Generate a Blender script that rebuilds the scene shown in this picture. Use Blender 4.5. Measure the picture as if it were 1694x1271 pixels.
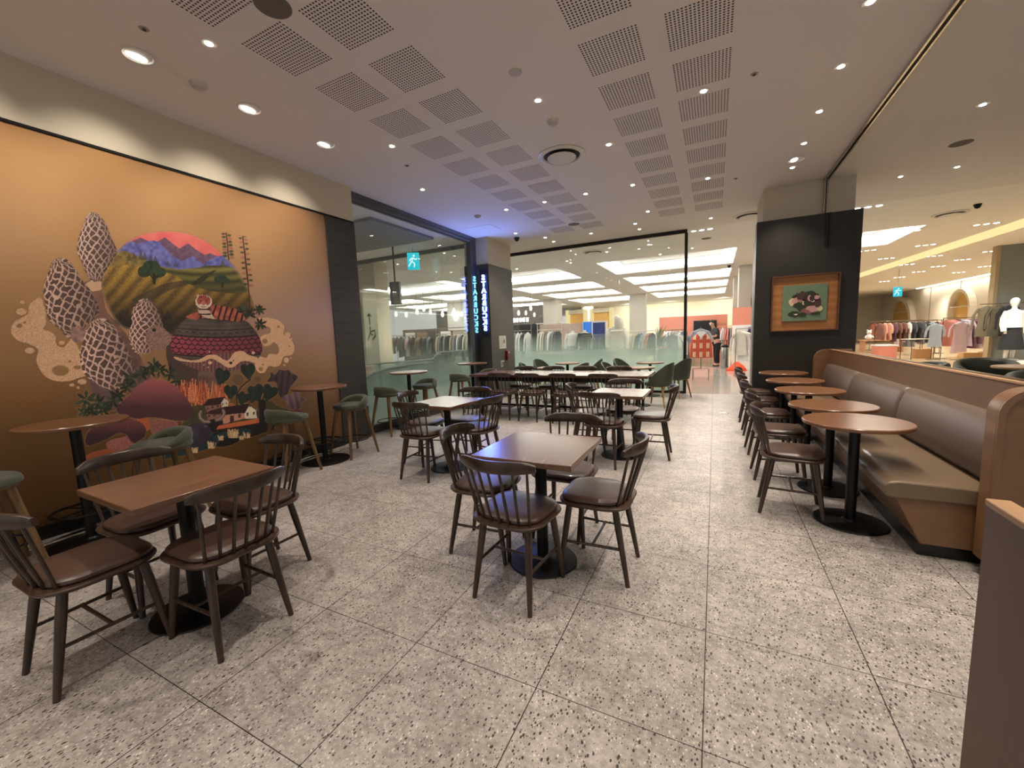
import bpy, math, random
import numpy as np
from mathutils import Vector, Matrix
for _o in list(bpy.data.objects): bpy.data.objects.remove(_o)
S = bpy.context.scene
COL = S.collection
PI = math.pi
# ---------------------------------------------------------------- camera
CAM_H, FPX = 1.40, 675.08
YAW, PITCH, ROLL = math.radians(26.4886), math.radians(6.6329), math.radians(-2.1331)
def cam_axes():
    cy, sy, cp, sp = math.cos(YAW), math.sin(YAW), math.cos(PITCH), math.sin(PITCH)
    f = Vector((-sy*cp, cy*cp, -sp)); r = Vector((cy, sy, 0)); u = r.cross(f)
    return (r*math.cos(ROLL)+u*math.sin(ROLL), u*math.cos(ROLL)-r*math.sin(ROLL), f)
CR, CU, CF = cam_axes()
cd = bpy.data.cameras.new('camera'); cam = bpy.data.objects.new('camera', cd); COL.objects.link(cam)
cd.sensor_fit = 'HORIZONTAL'; cd.sensor_width = 36.0; cd.lens = FPX/1694*36.0; cd.clip_start = .02; cd.clip_end = 200
m = Matrix.Identity(4)
for i in range(3):
    m[i][0], m[i][1], m[i][2] = CR[i], CU[i], -CF[i]
m[2][3] = CAM_H
cam.matrix_world = m
S.camera = cam
# ---------------------------------------------------------------- world, exposure
S.view_settings.view_transform = 'Standard'; S.view_settings.look = 'None'
S.view_settings.gamma = 1.0; S.view_settings.use_curve_mapping = False
S.view_settings.exposure = 0.12
W = bpy.data.worlds.new('World'); S.world = W; W.use_nodes = True
W.node_tree.nodes['Background'].inputs[0].default_value = (1.0, .96, .92, 1)
W.node_tree.nodes['Background'].inputs[1].default_value = .6
S.cycles.max_bounces = 7; S.cycles.diffuse_bounces = 3; S.cycles.glossy_bounces = 3
S.cycles.transparent_max_bounces = 12; S.cycles.transmission_bounces = 4
S.cycles.use_denoising = True; S.cycles.sample_clamp_indirect = 6.0; S.cycles.caustics_reflective = False
S.cycles.use_light_tree = True
H = 3.53                                   # ceiling height
WALLX, GLX, FRY = -4.56, -4.72, 9.77       # mural wall, side glass, shop-front frame
WARM, NEUT = (1.0, .87, .74), (1.0, .95, .88)
P_DOWN, P_WASH, P_MALL, E_TRAY = 100.0, 44.0, 210.0, 25.0
def spot(name, loc, target, power, color, size=95, blend=.7, rad=.03, parent=None):
    l = bpy.data.lights.new(name, 'SPOT'); l.energy = power; l.color = color
    l.spot_size = math.radians(size); l.spot_blend = blend; l.shadow_soft_size = rad
    o = bpy.data.objects.new(name, l); COL.objects.link(o); o.location = loc
    d = Vector(target)-Vector(loc); o.rotation_euler = d.to_track_quat('-Z', 'Y').to_euler()
    return o
# ---------------------------------------------------------------- pixels to points
def ray(x, y): return CR*((x-847)/FPX) - CU*((y-635.5)/FPX) + CF
def _at(x, y, ax, v):
    d = ray(x, y); t = (v-(CAM_H if ax == 2 else 0))/d[ax]
    return Vector((0, 0, CAM_H))+d*t
def at_z(x, y, v=0): return _at(x, y, 2, v)
def at_y(x, y, v): return _at(x, y, 1, v)
def at_x(x, y, v): return _at(x, y, 0, v)
# ---------------------------------------------------------------- colours and materials
def lin(c):
    if isinstance(c, str): c = [int(c[i:i+2], 16)/255 for i in (0, 2, 4)]
    return tuple(((v/12.92) if v <= .04045 else ((v+.055)/1.055)**2.4) for v in c[:3])+(1,)
MATS = {}
class NT:
    def __init__(s, name):
        s.m = bpy.data.materials.new(name); s.m.use_nodes = True; s.t = s.m.node_tree; s.b = s.t.nodes['Principled BSDF']
        s.out = s.t.nodes['Material Output']
    def n(s, ty, **kw):
        o = s.t.nodes.new(ty)
        for k, v in kw.items(): setattr(o, k, v)
        return o
    def l(s, a, b): s.t.links.new(a, b)
    def math(s, op, a, b=None, c=None):
        o = s.n('ShaderNodeMath', operation=op)
        for i, v in enumerate((a, b, c)):
            if v is None: continue
            if isinstance(v, (int, float)): o.inputs[i].default_value = v
            else: s.l(v, o.inputs[i])
        return o.outputs[0]
    def mix(s, f, a, b):
        o = s.n('ShaderNodeMix', data_type='RGBA')
        for i, v in ((0, f), (6, a), (7, b)):
            if isinstance(v, (int, float, tuple)): o.inputs[i].default_value = v
            else: s.l(v, o.inputs[i])
        return o.outputs[2]
    def obj(s): return s.n('ShaderNodeTexCoord').outputs['Object']
    def geo(s): return s.n('ShaderNodeNewGeometry').outputs['Position']
    def mapping(s, v, scale=(1, 1, 1), rot=(0, 0, 0), loc=(0, 0, 0)):
        o = s.n('ShaderNodeMapping'); s.l(v, o.inputs[0]); o.inputs[3].default_value = scale; o.inputs[2].default_value = rot; o.inputs[1].default_value = loc
        return o.outputs[0]
    def noise(s, v, sc, det=3, rough=.5):
        o = s.n('ShaderNodeTexNoise'); s.l(v, o.inputs['Vector']); o.inputs['Scale'].default_value = sc; o.inputs['Detail'].default_value = det; o.inputs['Roughness'].default_value = rough
        return o.outputs['Fac']
    def ramp(s, f, *st):
        o = s.n('ShaderNodeValToRGB'); s.l(f, o.inputs[0]); e = o.color_ramp.elements
        for i, (p, c) in enumerate(st):
            if i < 2: k = e[i]; k.position = p
            else: k = e.new(p)
            k.color = c
        return o.outputs[0]
    def base(s, c):
        if isinstance(c, tuple): s.b.inputs['Base Color'].default_value = c
        else: s.l(c, s.b.inputs['Base Color'])
    def rough(s, v): s.b.inputs['Roughness'].default_value = v
    def bump(s, h, dist=.001, st=.5):
        o = s.n('ShaderNodeBump'); s.l(h, o.inputs['Height']); o.inputs['Distance'].default_value = dist; o.inputs['Strength'].default_value = st
        s.l(o.outputs[0], s.b.inputs['Normal'])
def M(name, col=None, rough=.5, metal=0, emit=None, es=1, var=.06, vs=6, sheen=0, coat=0):
    """plain coloured material with a faint procedural unevenness"""
    if name in MATS: return MATS[name]
    k = NT(name); c = lin(col); k.rough(rough); k.b.inputs['Metallic'].default_value = metal
    if emit:
        k.base((0, 0, 0, 1)); k.b.inputs['Emission Color'].default_value = lin(emit); k.b.inputs['Emission Strength'].default_value = es
    else:
        f = k.noise(k.obj(), vs, 3)
        k.base(k.mix(f, tuple(v*(1-var) for v in c[:3])+(1,), tuple(min(1, v*(1+var)) for v in c[:3])+(1,)))
        if coat: k.b.inputs['Coat Weight'].default_value = coat
        if sheen: k.b.inputs['Sheen Weight'].default_value = sheen
    MATS[name] = k.m
    return k.m
def wood(name, c1, c2, rough=.4, scale=1.0, axis=0, blocks=None, coat=0, wv=.35, bp=.35):
    k = NT(name); v = k.obj(); sc = [26*scale]*3; sc[axis] = 2.2*scale
    if blocks:   # parquet blocks across the top: each strip turned a little lighter or darker
        sep = k.n('ShaderNodeSeparateXYZ'); k.l(v, sep.inputs[0])
        bx = k.math('FLOOR', k.math('DIVIDE', sep.outputs[1], blocks)); by = k.math('FLOOR', k.math('ADD', k.math('DIVIDE', sep.outputs[0], blocks*3.1), k.math('MULTIPLY', bx, .37)))
        wn = k.n('ShaderNodeTexWhiteNoise', noise_dimensions='2D'); cb = k.n('ShaderNodeCombineXYZ'); k.l(bx, cb.inputs[0]); k.l(by, cb.inputs[1]); k.l(cb.outputs[0], wn.inputs['Vector'])
        off = k.n('ShaderNodeVectorMath', operation='ADD'); sm = k.n('ShaderNodeVectorMath', operation='SCALE'); k.l(wn.outputs['Color'], sm.inputs[0]); sm.inputs['Scale'].default_value = 1.2
        k.l(v, off.inputs[0]); k.l(sm.outputs[0], off.inputs[1]); v = off.outputs[0]
    mp = k.mapping(v, tuple(sc)); n1 = k.noise(mp, 1.0, 5, .6)
    w = k.n('ShaderNodeTexWave', wave_type='RINGS'); k.l(k.mapping(v, tuple(x*.12 for x in sc)), w.inputs[0]); w.inputs['Scale'].default_value = 2.2; w.inputs['Distortion'].default_value = 6; w.inputs['Detail'].default_value = 2
    f = k.math('ADD', k.math('MULTIPLY', n1, 1-wv), k.math('MULTIPLY', w.outputs[1], wv))
    if blocks: f = k.math('ADD', f, k.math('MULTIPLY', k.math('SUBTRACT', wn.outputs['Value'], .5), .16))
    k.base(k.ramp(f, (.25, lin(c1)), (.75, lin(c2)))); k.rough(rough)
    if bp: k.bump(n1, .0006, bp)
    if coat: k.b.inputs['Coat Weight'].default_value = coat; k.b.inputs['Coat Roughness'].default_value = .2
    MATS[name] = k.m
    return k.m
# ---------------------------------------------------------------- mesh building
class MB:
    def __init__(s): s.v = []; s.f = []; s.mi = []
    def add(s, vs, fs, mi=0):
        o = len(s.v); s.v += [tuple(p) for p in vs]; s.f += [tuple(o+i for i in f) for f in fs]; s.mi += [mi]*len(fs); return s
    def box(s, x0, x1, y0, y1, z0, z1, mi=0):
        return s.add([(x, y, z) for z in (z0, z1) for y in (y0, y1) for x in (x0, x1)],
                     [(0, 2, 3, 1), (4, 5, 7, 6), (0, 1, 5, 4), (2, 6, 7, 3), (0, 4, 6, 2), (1, 3, 7, 5)], mi)
    def tube(s, pts, rs, n=10, mi=0, cap=True, closed=False):
        pts = [Vector(p) for p in pts]; N = len(pts)
        if not hasattr(rs, '__len__'): rs = [rs]*N
        rings = []; up = None
        for i, p in enumerate(pts):
            a = pts[(i-1) % N] if (closed or i) else p; b = pts[(i+1) % N] if (closed or i < N-1) else p
            d = (b-a).normalized()
            if up is None: up = Vector((0, 0, 1)) if abs(d.z) < .9 else Vector((1, 0, 0))
            x = d.cross(up).normalized(); y = x.cross(d).normalized(); up = y
            rings.append([p+x*math.cos(2*PI*k/n)*rs[i]+y*math.sin(2*PI*k/n)*rs[i] for k in range(n)])
        o = [q for r in rings for q in r]; fs = []
        for i in range(N if closed else N-1):
            j = (i+1) % N
            for k in range(n): fs.append((i*n+k, i*n+(k+1) % n, j*n+(k+1) % n, j*n+k))
        if cap and not closed: fs += [tuple(range(n))[::-1], tuple((N-1)*n+k for k in range(n))]
        return s.add(o, fs, mi)
    def lathe(s, prof, c=(0, 0), n=32, mi=0):
        o = [(c[0]+r*math.cos(2*PI*k/n), c[1]+r*math.sin(2*PI*k/n), z) for r, z in prof for k in range(n)]; fs = []
        for i in range(len(prof)-1):
            for k in range(n): fs.append((i*n+k, i*n+(k+1) % n, (i+1)*n+(k+1) % n, (i+1)*n+k))
        fs += [tuple(range(n))[::-1], tuple((len(prof)-1)*n+k for k in range(n))]
        return s.add(o, fs, mi)
    def loft(s, rings, mi=0, cap=True, closed=True):
        n = len(rings[0]); o = [q for r in rings for q in r]; fs = []
        for i in range(len(rings)-1):
            for k in range(n if closed else n-1): fs.append((i*n+k, i*n+(k+1) % n, (i+1)*n+(k+1) % n, (i+1)*n+k))
        if cap and closed: fs += [tuple(range(n))[::-1], tuple((len(rings)-1)*n+k for k in range(n))]
        return s.add(o, fs, mi)
    def prism(s, poly, z0, z1, plane='xy', mi=0):
        """poly extruded: plane xy along z, xz along y, yz along x"""
        def P(a, b, c): return {'xy': (a, b, c), 'xz': (a, c, b), 'yz': (c, a, b)}[plane]
        n = len(poly); o = [P(a, b, z0) for a, b in poly]+[P(a, b, z1) for a, b in poly]
        return s.add(o, [tuple(range(n))[::-1], tuple(range(n, 2*n))]+[(i, (i+1) % n, n+(i+1) % n, n+i) for i in range(n)], mi)
    def build(s, name, mats, parent=None, smooth=35, bevel=0, fix=True):
        me = bpy.data.meshes.new(name); me.from_pydata(s.v, [], s.f)
        if not isinstance(mats, (list, tuple)): mats = [mats]
        for q in mats: me.materials.append(q)
        if len(mats) > 1: me.polygons.foreach_set('material_index', s.mi)
        if fix:
            import bmesh
            bm = bmesh.new(); bm.from_mesh(me); bmesh.ops.recalc_face_normals(bm, faces=bm.faces); bm.to_mesh(me); bm.free()
        if smooth: me.shade_smooth(); me.set_sharp_from_angle(angle=math.radians(smooth))
        me.update()
        o = bpy.data.objects.new(name, me); COL.objects.link(o)
        if parent is not None: o.parent = parent
        if bevel:
            b = o.modifiers.new('bevel', 'BEVEL'); b.width = bevel; b.segments = 2; b.limit_method = 'ANGLE'; b.harden_normals = False
        return o
def tag(o, label=None, cat=None, group=None, kind=None):
    if label: o['label'] = label
    if cat: o['category'] = cat
    if group: o['group'] = group
    if kind: o['kind'] = kind
    return o
def empty(name, loc=(0, 0, 0), rz=0, label=None, cat=None, group=None):
    o = bpy.data.objects.new(name, None); COL.objects.link(o); o.location = loc; o.rotation_euler = (0, 0, rz); o.empty_display_size = .1
    return tag(o, label, cat, group)
KIDS = {}
def dup(root, loc, rz=0, label=None, group=None, scale=None):
    def cp(o, par):
        c = o.copy(); COL.objects.link(c)
        if par is not None: c.parent = par
        for ch in children[o]: cp(ch, c)
        return c
    children = {}
    def walk(o):
        children[o] = [c for c in o.children]; [walk(c) for c in children[o]]
    walk(root); r = cp(root, None); r.location = loc; r.rotation_euler = (0, 0, rz)
    if label: r['label'] = label
    if group: r['group'] = group
    if scale: r.scale = scale
    return r
def place(proto, state, loc, rz, label, group=None, scale=None):
    """first call moves the proto itself, later calls copy it"""
    if not state.get(proto.name):
        state[proto.name] = 1; proto.location = loc; proto.rotation_euler = (0, 0, rz); tag(proto, label, None, group)
        if scale: proto.scale = scale
        return proto
    return dup(proto, loc, rz, label, group, scale)
def struct(mb, name, mats, **kw): return tag(mb.build(name, mats, **kw), kind='structure')
def rrect(w, d, r, n=6, cx=0, cy=0):
    o = []
    for (sx, sy, a0) in ((1, 1, 0), (-1, 1, 90), (-1, -1, 180), (1, -1, 270)):
        for k in range(n+1):
            a = math.radians(a0+90*k/n); o.append((cx+sx*(w/2-r)+r*math.cos(a), cy+sy*(d/2-r)+r*math.sin(a)))
    return o
ORD = ['first', 'second', 'third', 'fourth', 'fifth', 'sixth', 'seventh', 'eighth', 'ninth', 'tenth', 'eleventh', 'twelfth', 'thirteenth', 'fourteenth', 'fifteenth', 'sixteenth']
# ================================================================ setting: floors, ceiling, walls
def mat_terrazzo(name, c1, c2, dark, light, rough, joint, gloss=False):
    k = NT(name); g = k.geo(); P = .603
    # chips are stretched a little, each slab is turned at random by its own offset
    n1 = k.noise(g, 2.2, 3)
    n2 = k.noise(g, 45, 3, .6)
    n3 = k.noise(g, 11, 4, .6); bf = k.math('ADD', k.math('ADD', k.math('MULTIPLY', n1, .25), k.math('MULTIPLY', n3, .35)), k.math('MULTIPLY', n2, .4)); mb_ = k.n('ShaderNodeMapRange'); k.l(bf, mb_.inputs[0]); mb_.inputs[1].default_value = .36; mb_.inputs[2].default_value = .64
    base = k.mix(mb_.outputs[0], lin(c1), lin(c2))
    def chips(scale, thr, soft, seed):
        vo = k.n('ShaderNodeTexVoronoi'); k.l(k.mapping(g, (scale, scale*.62, scale), (0, 0, seed), (seed, seed*2, 0)), vo.inputs[0]); vo.inputs['Scale'].default_value = 1
        sp = k.n('ShaderNodeSeparateColor'); k.l(vo.outputs['Color'], sp.inputs[0])
        lim = k.math('MULTIPLY', sp.outputs[0], thr)
        mr = k.n('ShaderNodeMapRange'); k.l(k.math('SUBTRACT', lim, vo.outputs['Distance']), mr.inputs[0]); mr.inputs[1].default_value = thr*.27; mr.inputs[2].default_value = thr*.27+soft
        return mr.outputs[0]
    d = chips(84, .56, .04, .5); e = chips(125, .52, .06, .9); w = chips(92, .52, .10, 2.1); w2 = chips(130, .5, .1, 1.3)
    c = k.mix(k.math('MULTIPLY', w, .6), base, lin(light)); c = k.mix(k.math('MULTIPLY', w2, .5), c, lin(light))
    c = k.mix(k.math('MULTIPLY', d, .97), c, lin(dark)); c = k.mix(k.math('MULTIPLY', e, .85), c, lin(dark))
    sp = k.n('ShaderNodeSeparateXYZ'); k.l(g, sp.inputs[0])
    def line(o, off, wd):
        fr = k.math('FRACT', k.math('DIVIDE', k.math('SUBTRACT', o, off-60.3), P))
        return k.math('LESS_THAN', k.math('ABSOLUTE', k.math('SUBTRACT', fr, .5)), wd/P/2)
    jx = line(sp.outputs[0], -.012-P/2, .0042); jy = line(sp.outputs[1], 1.349-P/2, .0034)
    j = k.math('MAXIMUM', jx, jy)
    # slabs differ a little in tone
    wn = k.n('ShaderNodeTexWhiteNoise', noise_dimensions='2D'); cb = k.n('ShaderNodeCombineXYZ')
    k.l(k.math('FLOOR', k.math('DIVIDE', k.math('SUBTRACT', sp.outputs[0], -.012-60.3), P)), cb.inputs[0]); k.l(k.math('FLOOR', k.math('DIVIDE', k.math('SUBTRACT', sp.outputs[1], 1.349-60.3), P)), cb.inputs[1])
    k.l(cb.outputs[0], wn.inputs['Vector'])
    c = k.mix(k.math('MULTIPLY', wn.outputs['Value'], .16), c, lin(c1))
    k.base(k.mix(k.math('MULTIPLY', j, .97), c, lin(joint)))
    rn = k.math('ADD', rough, k.math('MULTIPLY', k.math('SUBTRACT', n2, .5), .1)); k.l(rn, k.b.inputs['Roughness'])
    k.bump(k.math('SUBTRACT', 1, j), .002, .6)
    MATS[name] = k.m
    return k.m
m_floor = mat_terrazzo('terrazzo_floor', '78726c', 'c2bbb4', '241e1a', 'f2ece4', .38, '120e0b')
m_mfloor = mat_terrazzo('polished_mall_stone', 'aaa499', 'b8b1a6', '8c8478', 'cfcac0', .13, '7a7368')
def wood_floor():
    k = NT('shop_floor_boards'); g = k.geo(); sp = k.n('ShaderNodeSeparateXYZ'); k.l(g, sp.inputs[0])
    b = k.n('ShaderNodeTexBrick'); k.l(k.mapping(g, (1, 1, 1)), b.inputs[0]); b.inputs['Scale'].default_value = 1; b.inputs['Brick Width'].default_value = 1.8; b.inputs['Row Height'].default_value = .18
    b.inputs['Mortar Size'].default_value = .003; b.inputs['Color1'].default_value = lin('c9b18c'); b.inputs['Color2'].default_value = lin('b79a72'); b.inputs['Mortar'].default_value = lin('8a7150')
    k.base(k.mix(k.math('MULTIPLY', k.noise(k.mapping(g, (1.5, 20, 1)), 1, 4), .5), b.outputs[0], lin('d8c3a0'))); k.rough(.22); return k.m
m_wfloor = wood_floor()
struct(MB().box(-12, 14, -3.5, FRY, -.12, 0), 'floor', m_floor)
struct(MB().box(-20, 3.2, FRY, 46, -.12, 0), 'floor', m_mfloor)
struct(MB().box(3.2, 24, FRY, 46, -.12, 0), 'floor', m_wfloor)
m_ceil = M('ceiling_paint', 'e2ddd5', .85, var=.015, vs=40)
m_ceil2 = M('mall_ceiling_paint', 'ebe8e1', .85, var=.01)
TR = [(-3.3, .5, 12.7, 15.6), (-3.3, .5, 16.8, 19.4), (-3.3, .5, 20.6, 23.3), (-3.3, .5, 24.5, 28.2),
      (-8.3, -4.6, 12.7, 15.6), (-8.3, -4.6, 16.8, 19.4), (-8.3, -4.6, 20.6, 23.3), (-8.3, -4.6, 24.8, 28.4),
      (-13.4, -9.5, 12.7, 15.6), (-13.4, -9.5, 16.8, 19.4), (-13.4, -9.5, 20.6, 23.3), (-13.4, -9.5, 24.8, 28.4), (3.1, 4.2, 12.6, 15.0), (-18.6, -14.4, 16.8, 19.4), (-18.6, -14.4, 20.6, 23.3), (-18.6, -14.4, 24.4, 26.6)]
def ceiling_plate(name, x0, x1, y0, y1, holes, mat):
    xs = sorted({x0, x1}|{v for h in holes for v in h[:2]}); ys = sorted({y0, y1}|{v for h in holes for v in h[2:]}); mb = MB()
    for i in range(len(xs)-1):
        for j in range(len(ys)-1):
            cx, cy = (xs[i]+xs[i+1])/2, (ys[j]+ys[j+1])/2
            if any(h[0] < cx < h[1] and h[2] < cy < h[3] for h in holes): continue
            mb.box(xs[i], xs[i+1], ys[j], ys[j+1], H, H+.06)
    return struct(mb, name, mat, smooth=0)
ceiling = ceiling_plate('ceiling', -12, 14, -3.5, FRY, [], m_ceil)
ceiling_plate('ceiling', -20, 24, FRY, 46, TR, m_ceil2)
m_tray = M('tray_paint', 'efeeea', .8, var=.01); m_glow = M('cove_glow', 'ffffff', emit='fff8f0', es=E_TRAY)
for i, (x0, x1, y0, y1) in enumerate(TR):
    place_txt = 'far left, %s row behind the side glass' % ORD[i-12] if i > 12 else 'over the glass corner' if i == 12 else '%s row of the %s file' % (ORD[i % 4], ('inner', 'middle', 'outer')[i//4])
    t = empty('ceiling_light', ((x0+x1)/2, (y0+y1)/2, H), 0, 'large rectangular glowing coffer in the shop ceiling, '+place_txt, 'ceiling light', 'glowing ceiling coffers')
    a, b = (x1-x0)/2, (y1-y0)/2; mb = MB(); d = .30
    for (p0, p1, q0, q1) in ((-a-.02, -a+.004, -b, b), (a-.004, a+.02, -b, b), (-a, a, -b-.02, -b+.004), (-a, a, b-.004, b+.02)): mb.box(p0, p1, q0, q1, .003, d)
    mb.build('housing', m_tray, t, smooth=0)
    MB().box(-a, a, -b, b, d-.02, d).build('recess_panel', m_tray, t, smooth=0)
    mb = MB()
    for (p0, p1, q0, q1) in ((-a+.004, -a+.012, -b+.05, b-.05), (a-.012, a-.004, -b+.05, b-.05), (-a+.05, a-.05, -b+.004, -b+.012), (-a+.05, a-.05, b-.012, b-.004)): mb.box(p0, p1, q0, q1, .12, .24)
    mb.build('light_strip', m_glow, t, smooth=0)
    mb = MB()
    for (p0, p1, q0, q1) in ((-a+.004, -a+.35, -b, b), (a-.35, a-.004, -b, b), (-a+.35, a-.35, -b+.004, -b+.35), (-a+.35, a-.35, b-.35, b-.004)): mb.box(p0, p1, q0, q1, .262, .27)
    mb.build('step', m_tray, t, smooth=0)
# perforated fields of the cafe ceiling
def mat_perf():
    k = NT('perforated_ceiling'); sp = k.n('ShaderNodeSeparateXYZ'); k.l(k.obj(), sp.inputs[0]); p = .4332/17
    def c(o): return k.math('SUBTRACT', k.math('FRACT', k.math('ADD', k.math('DIVIDE', o, p), 20.5)), .5)
    a, b = c(sp.outputs[0]), c(sp.outputs[1])
    r = k.math('SQRT', k.math('ADD', k.math('MULTIPLY', a, a), k.math('MULTIPLY', b, b)))
    hole = k.math('LESS_THAN', r, .30)
    k.base(k.mix(hole, lin('e2ddd5'), lin('403a35'))); k.rough(.85); return k.m
m_perf = mat_perf(); pf = None
for cx in (-2.83, -2.225, -.74, -.135):
    for j in range(-4, 10):
        if cx < -2 and j < -3: continue
        if pf is None: pf = MB().box(-.2166, .2166, -.2166, .2166, -.0015, .004).build('perforated_panel', m_perf, ceiling, smooth=0); o = pf
        else: o = pf.copy(); COL.objects.link(o)
        o.location = (cx, 2.82+.6*j, H)
# hatch line on the ceiling by the corner column
MB().box(-4.45, -3.85, 7.05, 7.06, H-.0006, H+.001).box(-3.86, -3.85, 7.06, 7.5, H-.0006, H+.001).build('hatch_joint', M('joint_dark', '5c5854', .8), ceiling, smooth=0)
# mural wall with its cream head, black shadow gap and dark plank pier
m_cream = M('cream_paint', 'c2b8a4', .8, var=.02, vs=30)
struct(MB().box(WALLX-.3, WALLX+.005, -3.5, 4.36, 3.075, H), 'wall_left', m_cream, smooth=0)
struct(MB().box(WALLX-.3, WALLX-.02, -3.5, 4.36, 0, 3.075), 'wall_left', M('wall_core', '4a4038', .8), smooth=0)
struct(MB().box(WALLX-.02, WALLX+.012, -3.5, 4.36, 3.052, 3.072), 'trim_1', M('black_gap', '040303', .9), smooth=0)
def mat_planks():
    k = NT('charcoal_planks'); g = k.geo(); sp = k.n('ShaderNodeSeparateXYZ'); k.l(g, sp.inputs[0])
    row = k.math('FLOOR', k.math('DIVIDE', sp.outputs[2], .152)); fr = k.math('FRACT', k.math('DIVIDE', sp.outputs[2], .152))
    j = k.math('LESS_THAN', fr, .035); wn = k.n('ShaderNodeTexWhiteNoise', noise_dimensions='1D'); k.l(row, wn.inputs['W'])
    n = k.noise(k.mapping(g, (3, 3, 60)), 1, 4, .6)
    c = k.mix(n, lin('23211f'), lin('403d3a')); c = k.mix(k.math('MULTIPLY', wn.outputs[0], .45), c, lin('2b2826')); k.base(k.mix(j, c, lin('0e0d0c'))); k.rough(.5); k.bump(n, .002, .4); return k.m
m_plank = mat_planks()
struct(MB().box(WALLX-.25, WALLX+.012, 3.885, 4.37, 0, 3.05), 'wall_left', m_plank, bevel=.004)
m_black = M('black_metal', '14120f', .38, metal=.3); m_skirt = M('black_skirting', '151210', .3)
struct(MB().box(WALLX, WALLX+.03, -3.5, 3.885, 0, .1), 'baseboard_left', m_skirt)
m_strip = M('steel_strip', 'd8d4cc', .25, metal=.9)
fr = empty('foot_rail', (-4.36, .5, 0), 0, 'straight polished steel foot rail low along the mural wall', 'foot rail')
MB().tube([(0, -3.8, .012), (0, 3.4, .012)], .012, 8).build('rail', m_strip, fr)
for y in (-2.4, -.6, 1.2, 3.0): MB().box(-.17, .012, y-.012, y+.012, .004, .02).build('bracket', m_black, fr)
# side glass
def mat_glass(name, frost, z0, z1, tint=(.93, .97, .95, 1), fc='b9cfc6', cover=.9, cap=.22):
    k = NT(name); k.t.nodes.remove(k.b)
    tr = k.n('ShaderNodeBsdfTransparent'); tr.inputs[0].default_value = tint; gl = k.n('ShaderNodeBsdfGlossy'); gl.inputs['Roughness'].default_value = .02
    fz = k.n('ShaderNodeFresnel'); fz.inputs[0].default_value = 1.5
    mx = k.n('ShaderNodeMixShader'); k.l(k.math('MINIMUM', fz.outputs[0], cap), mx.inputs[0]); k.l(tr.outputs[0], mx.inputs[1]); k.l(gl.outputs[0], mx.inputs[2]); out = mx.outputs[0]
    if frost:
        sp = k.n('ShaderNodeSeparateXYZ'); k.l(k.geo(), sp.inputs[0]); mr = k.n('ShaderNodeMapRange', interpolation_type='LINEAR'); k.l(sp.outputs[2], mr.inputs[0])
        mr.inputs[1].default_value = z0; mr.inputs[2].default_value = z1; mr.inputs[3].default_value = cover; mr.inputs[4].default_value = 0
        df = k.n('ShaderNodeBsdfDiffuse'); df.inputs[0].default_value = lin(fc); tl = k.n('ShaderNodeBsdfTranslucent'); tl.inputs[0].default_value = lin(fc)
        m1 = k.n('ShaderNodeMixShader'); m1.inputs[0].default_value = .6; k.l(df.outputs[0], m1.inputs[1]); k.l(tl.outputs[0], m1.inputs[2])
        m2 = k.n('ShaderNodeMixShader'); k.l(mr.outputs[0], m2.inputs[0]); k.l(out, m2.inputs[1]); k.l(m1.outputs[0], m2.inputs[2]); out = m2.outputs[0]
    k.l(out, k.out.inputs[0]); MATS[name] = k.m
    return k.m
m_gl1 = mat_glass('side_glass', True, .4, 1.35, (.97, .99, .98, 1), 'a9c2b7', .5, .05)
m_gl2 = mat_glass('front_glass', True, .45, 1.42, (.97, .99, .98, 1), 'c4dcd1', .80)
m_gl3 = mat_glass('clear_glass', False, 0, 1, (.93, .96, .95, 1))
m_steel = M('brushed_frame', '6c6e6c', .3, metal=.8); m_dgrey = M('dark_grey_paint', '45423e', .55)
w1 = empty('window_1', (GLX, 6.0, 0)); w1['kind'] = 'structure'
for (a, b) in ((4.37, 6.02), (6.024, 7.66)): MB().box(-.006, .006, a-6, b-6, .12, 3.42).build('pane', m_gl1, w1, smooth=0)
MB().box(-.05, .05, -1.65, 1.66, 0, .12).build('sill', m_dgrey, w1)
MB().box(-.06, .07, -1.65, 1.84, 3.46, H-.001).box(-.035, .05, -1.65, 1.84, 3.41, 3.46).box(-.015, .02, -1.65, 1.84, 3.39, 3.41).build('head_rail', m_steel, w1)
MB().box(-.05, .06, 1.62, 1.84, 0, 3.46).build('jamb', m_steel, w1, bevel=.004)
MB().box(-.2, .04, -1.66, -1.63, 0, 3.46).build('jamb', m_steel, w1)
# corner column
struct(MB().box(-4.95, -4.38, 7.84, 8.95, 2.965, H), 'wall_corner', m_cream, smooth=0)
struct(MB().box(-4.97, -4.365, 7.83, 8.965, 0, 2.965), 'wall_corner', M('corner_grey', '4b4843', .6, var=.03), smooth=0)
# shop-front glass at the far end
w2 = empty('window_2', (-2.6, FRY, 0)); w2['kind'] = 'structure'
for (a, b) in ((-4.85, -3.43), (-3.426, -2.002), (-1.998, -.6)): MB().box(a+2.6, b+2.6, -.006, .006, .05, 3.46).build('pane', m_gl2, w2, smooth=0)
MB().box(-2.25, 2.04, -.03, .03, 3.455, H-.001).build('head_rail', m_black, w2)
MB().box(1.99, 2.05, -.03, .03, 0, 3.455).build('jamb', m_black, w2)
MB().box(-2.25, 2.05, -.035, .035, 0, .055).build('sill', m_black, w2)
# dark pier behind the bench
struct(MB().box(.64, 1.78, 7.72, 8.75, 2.9, H), 'wall_right', m_cream, smooth=0)
m_pier = M('pier_black', '211d18', .55, var=.03)
struct(MB().box(.545, 1.815, 7.45, 7.7, 0, 2.985), 'wall_right', m_pier, smooth=0, bevel=.004)
struct(MB().box(.60, 1.80, 7.7, 8.8, 0, 2.9), 'wall_right', M('pier_side_grey', '8d8a85', .6), smooth=0)
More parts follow.
